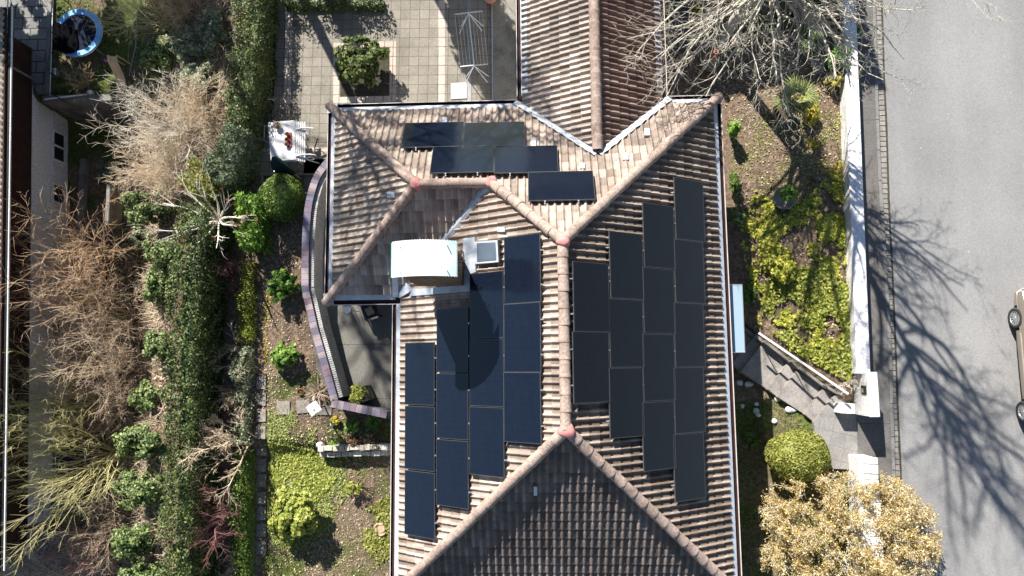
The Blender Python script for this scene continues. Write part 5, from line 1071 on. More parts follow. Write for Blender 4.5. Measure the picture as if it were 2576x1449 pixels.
for k in range(7):
    a = k*.9; r_ = .13 + .03*(k % 3); mb = MB(); mb.tube([(r_*math.cos(a+j*.35), r_*math.sin(a+j*.35), .06 + .02*k % .07) for j in range(5)], [.02,.04,.045,.04,.02], 6); mb.build('bark_piece', M['log'], st, True)
mb = MB(); mb.lathe((0,0,0), [(.14,0), (.12,.1), (.001,.1)], 14); mb.build('stump_top', M['log'], st)
rng = np.random.default_rng(55)
p = ground_pts([(676,1030), (800,1030), (800,1150), (860,1160), (880,1230), (830,1330), (700,1420), (672,1300)], 26000, rng, 1.0, .40, 21, (.0,.05)); scatter('lawn_clover', p, .06, 'lawn', tilt=.6, rng=rng)
p = ground_pts([(676,1110), (790,1130), (850,1200), (800,1260), (676,1280)], 9000, rng, .8, .36, 27, (.02,.08)); scatter('ground_ivy', p, .075, 'rhodo', tilt=.6, rng=rng)
p = ground_pts([(920,1280), (985,1240), (985,1400), (950,1420), (915,1370)], 3000, rng, .6, .42, 22, (.01,.08)); scatter('ground_cover', p, .075, 'box_yellow', tilt=.6, rng=rng)
p = ground_pts([(660,1060), (985,1090), (985,1460), (660,1460)], 9000, rng, 1.1, .45, 23, (.0,.04)); scatter('grass', p, .05, 'lawn', tilt=.9, aspect=.35, rng=rng)
p = ground_pts([(662,540), (780,540), (800,800), (840,1010), (985,1060), (985,1470), (662,1470)], 9000, rng, None, .5, 24, (.0,.03)); scatter('leaf_litter', p, .055, 'litter', tilt=.6, rng=rng)
p = ground_pts([(664,545), (690,545), (684,760), (664,1000)], 1500, rng, .5, .4, 25, (.0,.03)); scatter('moss', p, .05, 'cover_yellow', tilt=.5, rng=rng)
# ================================================================== COURTYARD THINGS
ps = P(896,806,0); sd_ = thing('plant_stand', 'tall thin wire stand with a round white top in the courtyard', 'stand', (*P(877,780,.80)[:2], 0))
mb = MB(); mb.lathe((0,0,.93), [(.001,0), (.10,0), (.115,.03), (.10,.03), (.001,.025)], 24); mb.build('dish', M['white'], sd_)
for k in range(3):
    a = k*2.09; mb = MB(); mb.tube([(.09*math.cos(a), .09*math.sin(a), .94), (.04*math.cos(a), .04*math.sin(a), .5), (.16*math.cos(a), .16*math.sin(a), 0)], .010); mb.build('leg', M['black'], sd_)
mb = MB(); mb.lathe((0,0,0), [(.001,0), (.06,0), (.065,.16), (.05,.17), (.05,.13), (.001,.13)], 18); tag(mb.build('lantern_cup', M['white'], loc=P(876,988,0), smooth=True), 'small white cup standing on the courtyard floor by the wall', 'cup')
pb = thing('planter_box', 'dark box planter with a bushy yellow-green conifer in the courtyard', 'planter', P(922,992,0), .35)
mb = MB(); mb.box((0,0,.27), (.50,.50,.54), bev=.03); mb.build('box_body', M['black'], pb); rng = np.random.default_rng(9); pn, nr = clump_points(rng, 900, (.36,.36,.30), 24, .28); V, Fq = leaf_arrays(pn + np.array([-.06,.05,.72]), .07, nr, .7, .4, rng); link('foliage', npmesh('foliage', V, Fq), M['rhodo'], pb)
lc = thing('lounge_chair', 'dark slatted chair with beige cushion in the courtyard shade', 'chair', P(938,783,0), .3)
mb = MB(); mb.box((0,0,.40), (.50,.50,.05), bev=.01); mb.build('seat', M['black'], lc); mb = MB(); mb.box((0,.26,.68), (.55,.05,.5), bev=.01); mb.build('backrest', M['black'], lc); mb = MB(); mb.box((.0,-.02,.45), (.24,.26,.06), .2, bev=.02); mb.build('cushion', M['log'], lc)
for sx in (-.24,.24):
    for sy in (-.24,.24): mb = MB(); mb.box((sx,sy,.19), (.04,.04,.38)); mb.build('leg', M['black'], lc)
# ================================================================== EAST GARDEN
wz = 1.15; w0, w1 = P(2124,105,wz), P(2155.6,940,wz); d = (w1-w0)[:2]/np.linalg.norm((w1-w0)[:2]); Lw = np.linalg.norm((w1-w0)[:2]); up_ = 4.0
gw = thing('garden_wall', 'long low white garden wall between the planted bed and the pavement', 'wall', (*((w0+w1)/2)[:2], 0)); ang = math.atan2(d[1], d[0]); nv = np.array([-d[1], d[0]]); c = (w0[:2] + w1[:2])/2 - d*up_/2 + nv*.195 - np.array(gw.location[:2])
mb = MB(); mb.box((c[0], c[1], wz - .72), (Lw + up_, .37, 1.42), ang); mb.build('wall_body', M['white_wall'], gw)
mb = MB(); mb.box((c[0], c[1], wz - .012), (Lw + up_, .40, .05), ang, bev=.012); mb.build('coping', noisy('white_coping', (.72,.71,.72), (.82,.81,.82), 2.5, .8, .25, fine=22), gw)
pz = 1.45; g0 = P(*ST(1262,565), pz); g1 = P(*ST(1378,957), pz); gp = thing('gate_pillar', 'thick white gate pillar with a letter slot at the foot of the steps', 'pillar', ((g0[0]+g1[0])/2, (g0[1]+g1[1])/2, ZL))
gx_, gy_ = abs(g1[0]-g0[0]), abs(g1[1]-g0[1]); mb = MB(); mb.box((0,0,(pz-ZL)/2 - .12), (gx_ - .03, gy_ - .03, pz - ZL + .16)); mb.build('pillar_body', M['white_wall'], gp)
mb = MB(); mb.box((0,0,pz-ZL-.02), (gx_, gy_, .06), bev=.012); mb.build('coping', M['white'], gp)
mb = MB(); mb.box((-gx_/2 + .012, .12, .80), (.03,.26,.30)); mb.build('letter_slot', M['black'], gp); mb = MB(); mb.box((-gx_/2 - .008, .10, .74), (.03,.12,.10), bev=.01); mb.build('paper', M['slab'], gp)
s0 = P(*ST(1045,915), .85); s1 = P(*ST(1140,930), .85); mb = MB(); mb.box(((s0[0]+s1[0])/2 + .02, s1[1] + .16, .54), (abs(s1[0]-s0[0]) + .1, .30, .62), -.05, bev=.01); tag(mb.build('wall_stub', M['white']), 'short white wall stub joining the gate pillar to the steps', 'wall')
r0, r1 = P(*ST(320,225), .55), P(*ST(1100,755), 1.22); hr = thing('handrail', 'straight pale metal handrail beside the stone steps', 'handrail', (*((r0+r1)/2)[:2], -.2)); HRO = Vector(hr.location)
mb = MB(); dd = Vector(r1-r0); sdv = Vector((-dd.y, dd.x, 0)).normalized()*.032
mb.add([Vector(p) - HRO + s_*sdv + Vector((0,0,z)) for p in (r0, r1) for z in (-.02, .02) for s_ in (-1,1)], [[2,3,7,6],[0,4,5,1],[0,2,6,4],[1,5,7,3],[0,1,3,2],[4,6,7,5]]); mb.build('rail', M['gutter_lip'], hr)
for f in (.14, .47, .86):
    p = r0 + (r1-r0)*f; gp_ = float(gz(p[0]+.0, p[1])); mb = MB(); mb.tube([Vector(p) - HRO, Vector((p[0]-.02, p[1]-.03, gp_ - .1)) - HRO], .016); mb.build('post', M['silver'], hr)
ew = [P(*ST(*q), zz_)[:2] for zz_, q in zip((-.5,-.35,-.2,-.05,.1,.28,.42,.42), [(130,160), (270,258), (350,312), (575,475), (655,540), (885,700), (992,756), (1040,770)])]
mb = MB()
for i, (a_, b_2) in enumerate(zip(ew[:-1], ew[1:])):
    dd = b_2-a_; L2 = np.linalg.norm(dd); nn_ = np.array([-dd[1], dd[0]])/L2; c = (a_+b_2)/2 + nn_*.05; zt3 = float(np.interp(i, [0,1,2,3,4,5,6], [-.34,-.16,.0,.16,.30,.44,.50])); mb.box((c[0], c[1], zt3 - .5), (L2 + .01, .085, 1.0), math.atan2(dd[1], dd[0]))
tag(mb.build('step_kerb_wall', M['concrete']), 'dark stone kerb wall holding the planted bed above the steps', 'wall')
# stones by the steps
for k, (px, py, r_, lab) in enumerate(((2000-12,1030,.125,'large white stone below the third step'), (1955,1003,.085,'small white stone against the edge of the steps'), (1946,1059,.09,'white stone closest to the clipped round bush, above it'), (1906,1044,.07,'white stone just below the grey ball lamp'), (1902,1016,.06,'small white stone just above the grey ball lamp'), (1861,963,.085,'round white stone nearest the gutter by the top step'), (1884,966,.10,'flat white stone under the top step'), (1927,1140,.085,'white stone left of the clipped round bush'), (1868,1022,.06,'dim pale stone in the deepest shade beside the gutter'))):
    mb = MB(); mb.blob((0,0,r_*.45), (r_*1.15, r_, r_*.75), k, .3, 14, 9); tag(mb.build('white_stone', M['granite'], loc=G(px,py), smooth=True), lab, 'stone', 'white stones beside the steps')
bl = thing('ball_lamp', 'small grey ball garden lamp among the white stones', 'lamp', G(1899,1033)); mb = MB(); mb.lathe((0,0,.14), [(.001,-.10)] + [(.10*math.sin(a), -.10*math.cos(a)) for a in np.linspace(.2, math.pi, 10)], 18); mb.build('globe', M['zinc'], bl, True); mb = MB(); mb.lathe((0,0,0), [(.05,0), (.045,.06), (.001,.06)], 12); mb.build('base', M['black'], bl)
ball('clipped_bush', 'big oval clipped bush beside the landing of the steps', 'shrub', G(1990,1140), (.92,.74,.66), 9500, .06, 'box_yellow', 2, .60)
bush('yellow_bush', 'low yellow-green shrub in the shade beside the clipped oval bush', 'shrub', G(1887,1110), (.35,.4,.2), 500, .06, 'box', 20, .3, 19, None, 3)
# orange hedge bush over the stone wall
sw0, sw1 = P(2178,1150,1.0), P(2182,1500,1.0); mbw = thing('rubble_wall', 'whitish rubble stone wall half hidden by the orange-leaved shrub', 'wall', (*((sw0+sw1)/2)[:2], .2)); rng = np.random.default_rng(2); y = sw0[1]
mb = MB(); mb.box((.10, 0, .40), (.44, abs(sw0[1]-sw1[1]), .80)); mb.build('wall_core', M['white_wall'], mbw)
while y > sw1[1]:
    wd_ = rng.uniform(.16,.36); k = rng.integers(1,3); x_ = sw0[0] - .12
    for j in range(k):
        ww = .46/k; mb = MB(); mb.box((x_ + ww*(j+.5) - mbw.location.x, y - wd_/2 - mbw.location.y, .78 + rng.uniform(-.02,.02)), (ww - .012, wd_ - .012, .10), rng.uniform(-.07,.07), .95, .02); mb.build('coping_stone', noisy('white_rubble', (.56,.54,.52), (.74,.72,.69), 5, .85, .2, fine=18) if 'rub' not in M else M['rub'], mbw)
        M.setdefault('rub', mb and bpy.data.materials['white_rubble'])
    y -= wd_
ob = thing('beech_shrub', 'broad orange-leaved shrub with pale twigs overgrowing the rubble wall', 'shrub', G(2100,1335)); rng = np.random.default_rng(6)
n = 110; a = rng.uniform(0,6.28,n); q_ = np.sqrt(rng.uniform(0,1,n)); st_ = np.stack([np.cos(a)*q_*1.7, np.sin(a)*q_*1.1, np.full(n,.0)],1); dr = np.stack([np.cos(a)*q_*1.1, np.sin(a)*q_*.9, np.full(n,1.0)],1)
S_, tips = grow(rng, st_, dr, rng.uniform(1.25,1.7,n), np.full(n,.026), [(5,.14,.05,10,.5,.8,.65,.3), (4,.2,.04,5,.5,.9,.75,.2), (3,.2,.04,0,0,0,0,0)])
k = (np.abs(S_[:,3]/2.75)**2.4 + np.abs(S_[:,4]/1.95)**2.4 + (S_[:,5]/1.75)**4) < 1; S_ = S_[k]
v, f = seg_arrays(S_, 3); link('twigs', npmesh('twigs', v, f), M['twig_white'], ob)
fs = np.repeat(S_[S_[:,6] < .011], 5, 0); ft = rng.uniform(0, 1, (len(fs),1)); tp_ = fs[:, :3]*(1-ft) + fs[:, 3:6]*ft + rng.normal(0,.05,(len(fs),3)); tp_ = tp_[tp_[:,2] > .3]; tp_ = tp_[rng.random(len(tp_)) < min(1, 52000/len(tp_))]
V, Fq = leaf_arrays(tp_, .048, np.array([[0,0,1.]])*np.ones((len(tp_),1)), 1.0, .6, rng); link('foliage', npmesh('foliage', V, Fq), M['orange_leaf'], ob)
# palm, pots and plants of the bed
def palm(name, label, base, pot_r):
    t = thing(name, label, 'palm', base); mb = MB(); mb.lathe((0,0,0), [(pot_r*.8,0), (pot_r,.30), (pot_r*1.08,.30), (pot_r*1.08,.34), (pot_r*.93,.34), (pot_r*.9,.28), (.001,.28)], 28); mb.build('pot_body', M['slab'], t, True); mb = MB(); mb.lathe((0,0,.27), [(.001,.02), (pot_r*.93,.02)], 28); mb.build('potting_soil', M['soil'], t)
    mb = MB(); mb.tube([(.02,.05,.25), (.03,.07,.8), (.03,.09,1.05)], [.10,.085,.07], 10); mb.build('trunk', M['log'], t, True); rng = np.random.default_rng(5); Vs = []; Fs = []; n0 = 0; c = np.array([.03,.09,1.1])
    for k in range(24):
        a = k*2.4; el = rng.uniform(-.1,1.0); d = np.array([math.cos(a)*math.cos(el), math.sin(a)*math.cos(el), math.sin(el)]); hub = c + d*rng.uniform(.2,.34); s_ = unit(np.cross(d, [0,0,1.])); u_ = np.cross(s_, d)
        for j in range(13):
            th = (j-6)*.26; e = (d*math.cos(th) + s_*math.sin(th)); L_ = .50*(1 - .25*abs(th)/1.6); pw = np.cross(e, u_)*.018; tip = hub + e*L_ - u_*.05 - np.array([0,0,.06]); m2 = hub + e*L_*.5
            Vs += [hub - pw*.4, hub + pw*.4, m2 + pw, m2 - pw, tip]; Fs.append([n0,n0+1,n0+2,n0+3]); Fs.append([n0+3,n0+2,n0+4,n0+4]); n0 += 5
        Vs += [c, c + s_*.012, hub + s_*.012, hub]; Fs.append([n0,n0+1,n0+2,n0+3]); n0 += 4
    tri = [f[:3] for f in Fs if f[2] == f[3]]; qd = [f for f in Fs if f[2] != f[3]]; link('fronds', npmesh('fronds', np.array(Vs), [np.array(qd), np.array(tri)]), M['palm'], t); return t
palm('potted_palm', 'fan palm in a wide stone ring pot on the bare bed', G(1967,288), .36)
yp = thing('potted_shrub', 'yellow-green leafy shrub in a round grey pot in the bed', 'planter', G(1963,505)); mb = MB(); mb.lathe((0,0,0), [(.26,0), (.33,.32), (.36,.32), (.36,.36), (.31,.36), (.29,.3), (.001,.3)], 28); mb.build('pot_body', M['slab'], yp, True)
rng = np.random.default_rng(41); pn, nr = clump_points(rng, 800, (.38,.32,.26), 24, .24); V, Fq = leaf_arrays(pn + np.array([0,.06,.62]), .11, nr, .6, .6, rng); link('foliage', npmesh('foliage', V, Fq), M['laurel_bright'], yp)
bush('golden_bush', 'rounded golden-green bush in the middle of the ground cover', 'shrub', G(1962,680), (.56,.55,.32), 1500, .09, 'cover', 34, .24, 20, None, 5)
bush('small_conifer', 'tiny dark green tuft on the bare bed', 'plant', G(2041,457), (.13,.13,.13), 200, .06, 'conifer', 10, .3, 21, None, 0)
bush('small_conifer', 'tiny green tuft halfway between potted shrub and wall', 'plant', G(2037,520), (.10,.10,.08), 130, .06, 'conifer', 10, .3, 22, None, 0)
for k, (px, py, rx, ry, rz2, n, m_, lab) in enumerate(((1834,338,.2,.35,.5,700,'laurel_bright','bright green shrub against the gutter near the roof corner'), (1840,470,.18,.5,.3,500,'box','low green shrub along the east gutter beside the tree shadow'), (1848,555,.28,.4,.4,700,'ivy','dark green shrub against the east gutter above the canopy'), (1880,745,.25,.5,.25,700,'box','dark green plants beside the glass canopy'),
        (2026,290,.35,.45,.3,900,'cover_yellow','golden shrub beside the ring pot of the palm'), (2095,165,.45,.5,.45,1300,'laurel','dark evergreen shrub just below the pink-budded one'), (2090,210,.3,.3,.3,500,'cover_yellow','golden shrub beside the top of the white wall'), (1900,75,.6,.5,.5,1500,'ivy','shaded evergreen shrub under the bare tree'), (2020,120,.7,.5,.6,1900,'laurel','shaded evergreen mass between bare tree and pink-budded shrub'), (1748,32,.25,.2,.25,400,'cover_yellow','small golden shrub in the dark corner beside the gable'), (1985,40,.7,.5,.6,1800,'conifer','dark conifer under the thick bare limb'))):
    bush('garden_shrub', lab, 'shrub', G(px,py), (rx,ry,rz2), n, .085, m_, 24, .26, 70+k, None, 3)
rh = bush('budded_shrub', 'evergreen shrub covered in pink buds at the head of the white wall', 'shrub', G(2108,85), (.55,.6,.55), 1900, .09, 'laurel', 34, .22, 23, None, 4); rng = np.random.default_rng(18); pn, nr = clump_points(rng, 500, (.56,.6,.56), 40, .12, .8); V, Fq = leaf_arrays(pn + np.array([0,0,.45]), .055, nr, 1, .8, rng); link('buds', npmesh('buds', V, Fq), M['pink'], rh)
ch = thing('chiminea', 'terracotta garden stove with a tapering neck under the bare tree', 'garden stove', G(1782,165)); mb = MB(); mb.lathe((0,0,0), [(.20,0), (.27,.12), (.30,.32), (.26,.5), (.16,.62)], 24); mb.build('body', M['slab'], ch, True); mb = MB(); mb.lathe((0,0,0), [(.15,.62), (.10,.8), (.075,1.0), (.085,1.02), (.06,1.02), (.05,.9)], 20); mb.build('neck', M['terracotta'], ch, True)
sheet('side_path', [(1684,-40), (1745,-40), (1735,120), (1684,130)], .42, brickmat('dark_pavers', (.10,.10,.105), (.13,.13,.135), (.03,.03,.03), .42, .3, .012, .5, 0, .9, .4, 2), .2)
rng = np.random.default_rng(66)
EB = [(1852,590), (1900,480), (1960,520), (2030,500), (2090,430), (2118,420), (2130,560), (2142,780), (2148,900), (2130,960), (1985,880), (1905,815), (1885,700)]
p = ground_pts([(1835,300), (2110,240), (2118,520), (1850,600)], 9000, rng, .5, .5, 44, (.0,.03)); scatter('moss', p, .05, 'lawn', tilt=.6, rng=rng)
p = ground_pts(EB, 34000, rng, .42, .53, 41, (.02,.13)); scatter('ground_cover', p, .095, 'cover', tilt=.5, rng=rng)
p = ground_pts([(1930,700), (2100,640), (2142,780), (2148,900), (2120,945), (1990,880), (1905,810)], 12000, rng, .5, .50, 43, (.04,.2)); scatter('ground_cover', p, .09, 'rhodo', tilt=.6, rng=rng)
p = ground_pts([(1990,240), (2115,220), (2116,470), (2060,420), (2010,330)], 3400, rng, .4, .62, 45, (.02,.12)); scatter('ground_cover', p, .08, 'cover_yellow', tilt=.7, rng=rng)
p = ground_pts([(1822,250), (2118,230), (2145,900), (2120,960), (1900,830), (1850,600)], 12000, rng, .7, .38, 47, (.0,.04)); scatter('leaf_litter', p[::2], .055, 'litter', tilt=.6, rng=rng)
p = ground_pts([(1855,930), (2010,1040), (2150,1200), (2170,1460), (1855,1460)], 9000, rng, .8, .42, 49, (.0,.05)); scatter('grass', p, .06, 'box', tilt=.8, aspect=.4, rng=rng)
p = ground_pts([(1690,120), (1830,150), (1990,140), (2120,200), (2118,260), (1822,250), (1690,240)], 5000, rng, .7, .45, 51, (.0,.04)); scatter('leaf_litter', p, .06, 'litter', tilt=.7, rng=rng)
twig_shrub('bare_shrub', 'pale leafless creeper beside the letter pillar', G(*ST(1085,660)), 14, .55, 'twig_pale', 1.2, .008, (6,4), 63, (0,0), .15, -.02)
# ================================================================== TREES
rng = np.random.default_rng(101); tb_ = G(1803,118); bt = thing('bare_tree', 'tall bare tree with lichen-grey branches reaching over roof and street', 'tree', tb_)
tk = np.array([[0,0,-.1], [.10,.06,1.2], [.28,.18,2.6], [.42,.35,4.0], [.50,.5,6.0], [.45,.7,8.5], [.4,.8,11], [.3,.9,13.5]]); tr_ = [.21,.175,.16,.145,.12,.09,.06,.02]
S0 = np.array([[*tk[i], *tk[i+1], tr_[i], tr_[i+1]] for i in range(7)]); v, f = seg_arrays(S0, 12); link('trunk', npmesh('trunk', v, f, True), M['bark'], bt)
B0_ = np.array(tb_); starts = []; dirs = []; Ls = []; rs = []
def limb(px, py, z, zs_, r_):
    s_ = np.array([np.interp(zs_, tk[:,2], tk[:,0]), np.interp(zs_, tk[:,2], tk[:,1]), zs_]); e = P(px,py,z) - B0_; starts.append(s_); dirs.append(unit(e - s_) + np.array([0,0,.05])); Ls.append(np.linalg.norm(e - s_)*1.0); rs.append(r_*.8)
for px, py, z, zs_, r_ in ((1700,150,5.4,4.2,.06), (1690,40,5.2,4.0,.06), (1730,235,4.6,3.6,.06), (1770,215,4.8,3.7,.05), (1895,230,4.6,3.4,.07), (1860,150,5.0,4.0,.05), (1990,190,4.8,3.6,.06), (2060,225,4.4,3.4,.07), (2100,130,4.8,3.8,.07), (2190,185,4.6,3.6,.075), (2280,110,4.9,3.8,.08), (2350,40,5.2,4.2,.075), (2240,20,5.5,4.4,.06), (1590,60,5.8,4.6,.06), (1940,60,5.4,4.2,.06), (2140,60,5.4,4.2,.06), (2300,170,4.5,3.6,.06), (1800,60,5.3,4.3,.05), (1520,30,6.0,4.8,.055), (1620,130,5.4,4.4,.05), (1660,200,5.0,4.0,.045), (1560,110,5.6,4.6,.045), (2380,90,5.0,4.0,.06), (2330,200,4.4,3.5,.05), (2230,240,4.3,3.4,.05), (2010,240,4.5,3.5,.05), (1930,160,4.8,3.8,.05), (2260,60,5.2,4.2,.06), (2210,150,4.7,3.7,.05), (2310,20,5.3,4.4,.06), (2170,220,4.4,3.5,.05), (2150,120,4.8,3.8,.05), (1830,240,4.6,3.6,.04)): limb(px, py, z, zs_, r_)
n = 42; a = rng.uniform(0, 6.28, n); zz = rng.uniform(5.0, 12.5, n)
for k in range(n):
    s_ = np.array([np.interp(zz[k], tk[:,2], tk[:,0]), np.interp(zz[k], tk[:,2], tk[:,1]), zz[k]]); el = rng.uniform(.5,.95); sy = math.sin(a[k]); starts.append(s_); dirs.append([math.cos(a[k]), sy if sy > 0 else sy*.6, math.tan(el)]); Ls.append(rng.uniform(3.4,5.0)*(1.25 - zz[k]/22)); rs.append(.075*(1.25 - zz[k]/22))
S_, tips = grow(rng, np.array(starts), np.array(dirs), np.array(Ls), np.array(rs), [(9,.15,-.008,8,.44,.85,.48,.15), (6,.19,.0,5,.45,.9,.6,.12), (4,.26,.0,2,.45,.9,.8,.15), (3,.25,.0,0,0,0,0,0)])
n1 = len(starts)*9; v, f = seg_arrays(S_[:n1], 7); link('limbs', npmesh('limbs', v, f), M['bark'], bt); v, f = seg_arrays(S_[n1:], 3); link('twigs', npmesh('twigs', v, f), M['bark'], bt)
def offtree(name, label, base, H, R_, seed, nl=40, lo=.5, m='bark'):
    rng = np.random.default_rng(seed); t = thing(name, label, 'tree', base); S0 = np.array([[0,0,0,.1,0,H*.35,.22,.16], [.1,0,H*.35,.05,.1,H*.7,.16,.09], [.05,.1,H*.7,0,0,H,.09,.02]]); v, f = seg_arrays(S0, 8); link('trunk', npmesh('trunk', v, f), M[m], t)
    z = rng.uniform(lo,.95,nl)*H; a = rng.uniform(0,6.28,nl); st_ = np.stack([0*z,0*z,z],1); d = np.stack([np.cos(a), np.sin(a), rng.uniform(.2,.9,nl)],1)
    S_, _ = grow(rng, st_, d, R_*rng.uniform(.7,1.1,nl)*(1.2 - z/H*.6), np.full(nl,.06), [(6,.14,.03,8,.45,.8,.55,.2), (4,.16,.03,5,.45,.9,.65,.15), (3,.2,.0,0,0,0,0,0)]); v, f = seg_arrays(S_, 3); link('branches', npmesh('branches', v, f), M[m], t); return t
offtree('bare_tree', 'tall bare tree beyond the patio, behind the long conifer hedge', (-9.3,9.0,-.4), 17, 4.3, 201, 46, .56)
offtree('bare_tree', 'tallest bare tree far beyond the trampoline lawn', (-13.6,11.0,-.4), 19, 4.6, 203, 50, .5)
offtree('bare_tree', 'bare tree beyond the patio and the square bed', (-5.2,10.0,-.1), 14.5, 3.4, 202, 34, .62)
bush('added_shade_evergreen', 'unseen dark evergreen added to shade the trampoline lawn', 'tree', (-16.0,8.6,-1.0), (2.0,1.6,3.6), 7000, .22, 'conifer', 60, .2, 90, None, 5, 3.8)  # out of view, put in to darken the trampoline lawn
bush('added_shade_evergreen', 'unseen dark evergreen added for more shade between trampoline lawn and conifer hedge', 'tree', (-13.4,8.9,-.9), (1.7,1.5,3.0), 6000, .22, 'conifer', 60, .2, 93, None, 5, 3.2)  # extra unseen tree, closes the sunlit gaps on the lawn
bush('added_shade_evergreen', 'unseen dark evergreen added to shade the block paving', 'tree', (-19.6,8.4,-1.0), (2.0,1.6,3.6), 7000, .22, 'conifer', 60, .2, 91, None, 5, 3.8)  # another unseen tree placed to shade the neighbour's side
bush('added_shade_evergreen', 'unseen evergreen added to shade the patio around the clothes dryer', 'tree', (-3.7,9.0,0), (1.15,1.5,3.3), 9000, .2, 'conifer', 70, .2, 94, None, 5, 4.2)  # unseen, height chosen so its shadow covers the right of the patio
pe = P(905,120,0); Ls_ = 3.6/.754
bush('added_shadow_conifer', 'unseen slim conifer added to cast the tapered shadow on the patio', 'tree', (pe[0] - .43*Ls_, pe[1] + .9*Ls_, 0), (.5,.5,1.9), 4200, .17, 'conifer', 50, .25, 92, None, 3, 1.85)  # unseen stand-in caster, placed by where its shadow tip lands
nh = thing('garden_house', 'plain gabled house standing beyond the bare tree', 'house', (3.4,12.2,0)); mb = MB(); mb.box((0,0,3.4), (6.2,6.4,7.0)); mb.build('wall', M['white_wall'], nh)
mb = MB(); mb.add([(-3.3,-3.5,6.85), (3.3,-3.5,6.85), (3.3,3.5,6.85), (-3.3,3.5,6.85), (-3.3,0,9.6), (3.3,0,9.6)], [[0,1,5,4],[2,3,4,5],[0,4,3],[1,2,5],[0,3,2,1]]); mb.build('roof', M['ridge'], nh)
hedge('added_shadow_hedge', 'unseen hedge added to cast shadow on the pavement beyond the white wall', [(2100,-60), (2088,-330)], [1.2,1.2], 2.6, 'conifer', 5000, .12, .1, 33)  # unseen block of foliage, put in for the shadow on pavement and street
hedge('patio_hedge', 'low clipped hedge closing the far end of the patio', [(700,-12), (960,-8)], [.5,.5], .7, 'conifer', 3000, .08, 0, 34)
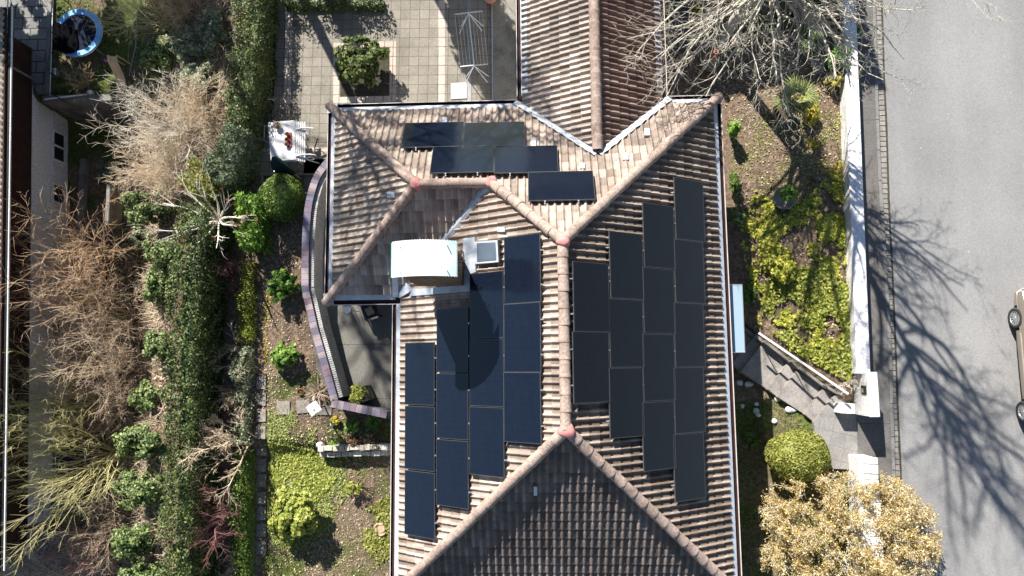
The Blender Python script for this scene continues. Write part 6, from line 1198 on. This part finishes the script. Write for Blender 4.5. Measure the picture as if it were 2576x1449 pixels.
# ================================================================== CAR
def build_car():
    X0 = float(P(2542,800,ZS + .33)[0]) + .13; yA, yB_ = float(P(2560,800,ZS + .33)[1]), float(P(2566,1036,ZS + .33)[1]); W_ = 1.74; wb = yA - yB_; R_ = .325
    t = thing('parked_car', 'beige metallic estate car parked at the right edge of the street', 'car', (X0 + W_/2, (yA+yB_)/2, ZS)); yf, yr = wb/2, -wb/2
    paint = mat('beige_metallic_paint', .32, .5, .55)[0]; paint.node_tree.nodes['Principled BSDF'].inputs['Base Color'].default_value = (.40,.345,.28,1); paint.node_tree.nodes['Principled BSDF'].inputs['Coat Weight'].default_value = .6
    glass = mat('car_glass', .05, .6)[0]; glass.node_tree.nodes['Principled BSDF'].inputs['Base Color'].default_value = (.015,.02,.022,1)
    tyre = noisy('tyre_rubber', (.035,.035,.035), (.06,.06,.06), 9, .8, .2)
    st = [(yf+.88,.42,.62,.70,.80), (yf+.78,.30,.74,.80,.97), (yf+.55,.24,.84,.86,1.0), (yf+.38,.22,.88,.88,1.0), (yf,.22,.92,.90,1.0), (yf-.38,.22,.94,.91,1.0), (yf-.7,.20,.95,.92,1.0), (0,.20,.97,.93,1.0), (yr+.38,.22,.99,.93,1.0), (yr,.22,1.0,.93,1.0), (yr-.38,.24,1.0,.92,.99), (yr-.6,.28,.99,.90,.96), (yr-.75,.42,.92,.84,.90)]
    hw = W_/2; V = []; prof_n = 9
    for y_, zl, zt_, sh_, wf in st:
        for wx, fz in ((-.0,0), (-.90,0), (-.985,.14), (-1.0,.38), (-.985,.40), (-1.0,.62), (-.975,.86), (-.86,1.0), (0,1.02)): V.append((wx*hw*wf, y_, zl + (zt_-zl)*fz))
    n = prof_n; V2 = [(-x,y,z) for x,y,z in V]; m_ = len(st); F1 = [[i*n+j, (i+1)*n+j, (i+1)*n+j+1, i*n+j+1] for i in range(m_-1) for j in range(n-1)]
    # open the wheel arches: drop the low side faces at the wheels
    def keep(i, j): return not (j in (1,2) and i in (3,4,8,9))
    F1 = [[i*n+j, (i+1)*n+j, (i+1)*n+j+1, i*n+j+1] for i in range(m_-1) for j in range(n-1) if keep(i, j)]
    mb = MB(); mb.add(V + V2, F1 + [[k + len(V) for k in f[::-1]] for f in F1] + [list(range(n)) , [k + len(V) for k in range(n)][::-1], [(m_-1)*n+k for k in range(n)][::-1], [(m_-1)*n+k+len(V) for k in range(n)]])
    body = mb.build('body', paint, t); smooth_angle(body, 35)
    cab = [(yf-.45,.93,.86), (yf-1.05,1.40,.70), (0,1.46,.69), (yr+.3,1.44,.69), (yr-.25,1.36,.68), (yr-.62,.98,.82)]; mb = MB(); V = []
    for y_, z_, wf in cab: V += [(-hw*wf, y_, z_-.02 if z_ > 1 else z_), (-hw*wf*.8, y_, z_), (hw*wf*.8, y_, z_), (hw*wf, y_, z_-.02 if z_ > 1 else z_)]
    base = [(-hw*.88, y_, .93) for y_, _, _ in cab] ; nb_ = len(V); V += base + [(-x,y,z) for x,y,z in base]; c = len(cab)
    mb.add(V, [[4*i+j, 4*i+4+j, 4*i+5+j, 4*i+1+j] for i in range(1, c-2) for j in range(3)]); mb.build('roof', paint, t)
    mb = MB(); mb.add(V, [[nb_+i, nb_+i+1, 4*(i+1), 4*i] for i in range(c-1)] + [[nb_+c+i, 4*i+3, 4*(i+1)+3, nb_+c+i+1] for i in range(c-1)]); mb.build('side_window', glass, t)
    mb = MB(); mb.add(V, [[j, 4+j, 5+j, 1+j] for j in range(3)]); mb.build('windscreen', glass, t); mb = MB(); q_ = 4*(c-2); mb.add(V, [[q_+j, q_+4+j, q_+5+j, q_+1+j] for j in range(3)]); mb.build('rear_window', glass, t)
    for y_ in (yf, yr):
        for sx in (-1, 1):
            wl = bpy.data.objects.new('wheel', None); COL.objects.link(wl); wl.parent = t; wl.location = (sx*(hw - .10), y_, R_)
            def disc(prof, seg=36):
                V = [(sx*x_, r_*math.cos(2*math.pi*k/seg), r_*math.sin(2*math.pi*k/seg)) for r_, x_ in prof for k in range(seg)]; return V, [[i*seg+k, i*seg+(k+1) % seg, (i+1)*seg+(k+1) % seg, (i+1)*seg+k] for i in range(len(prof)-1) for k in range(seg)]
            mb = MB(); mb.add(*disc([(.20,-.10), (.31,-.10), (R_,-.07), (R_,.07), (.31,.105), (.225,.11), (.215,.09)])); mb.build('tyre', tyre, wl, True)
            mb = MB(); mb.add(*disc([(.001,.06), (.215,.05), (.218,.092)])); mb.build('rim_back', M['black'], wl)
            mb = MB()
            for k in range(12):
                a = 2*math.pi*k/12; ca, sa = math.cos(a), math.sin(a); w2 = .026
                P_ = [(.05,-.014), (.05,.014), (.205,w2), (.205,-w2)]; mb.add([(sx*(.098 - .01*(r_ > .1)), r_*ca - w_2*sa, r_*sa + w_2*ca) for r_, w_2 in P_] + [(sx*.06, r_*ca - w_2*sa, r_*sa + w_2*ca) for r_, w_2 in P_], [[0,1,2,3],[0,4,5,1],[1,5,6,2],[2,6,7,3],[3,7,4,0]])
            mb.add(*disc([(.001,.105), (.05,.103), (.06,.09)], 20)); mb.add(*disc([(.20,.085), (.205,.10), (.218,.10), (.22,.085)])); mb.build('rim', M['silver'], wl)
    for sx in (-1, 1):
        mb = MB(); mb.box((sx*(hw + .004), 0, .52), (.03, wb - .95, .055), bev=.008); mb.build('side_trim', noisy('trim_strip', (.30,.27,.22), (.36,.32,.27), 5, .5, .4) if sx < 0 else bpy.data.materials['trim_strip'], t)
        mb = MB(); mb.box((sx*hw*.66, yf + .87, .60), (.34,.05,.13), bev=.02); mb.build('headlight', M['zinc'], t); mb = MB(); mb.box((sx*hw*.78, yr - .73, .74), (.2,.05,.16), bev=.02); mb.build('tail_light', M['clay_red'], t)
        for y_ in (.12,): mb = MB(); mb.box((sx*(hw - .004), y_, .80), (.03,.16,.03), bev=.006); mb.build('door_handle', paint, t)
build_car()
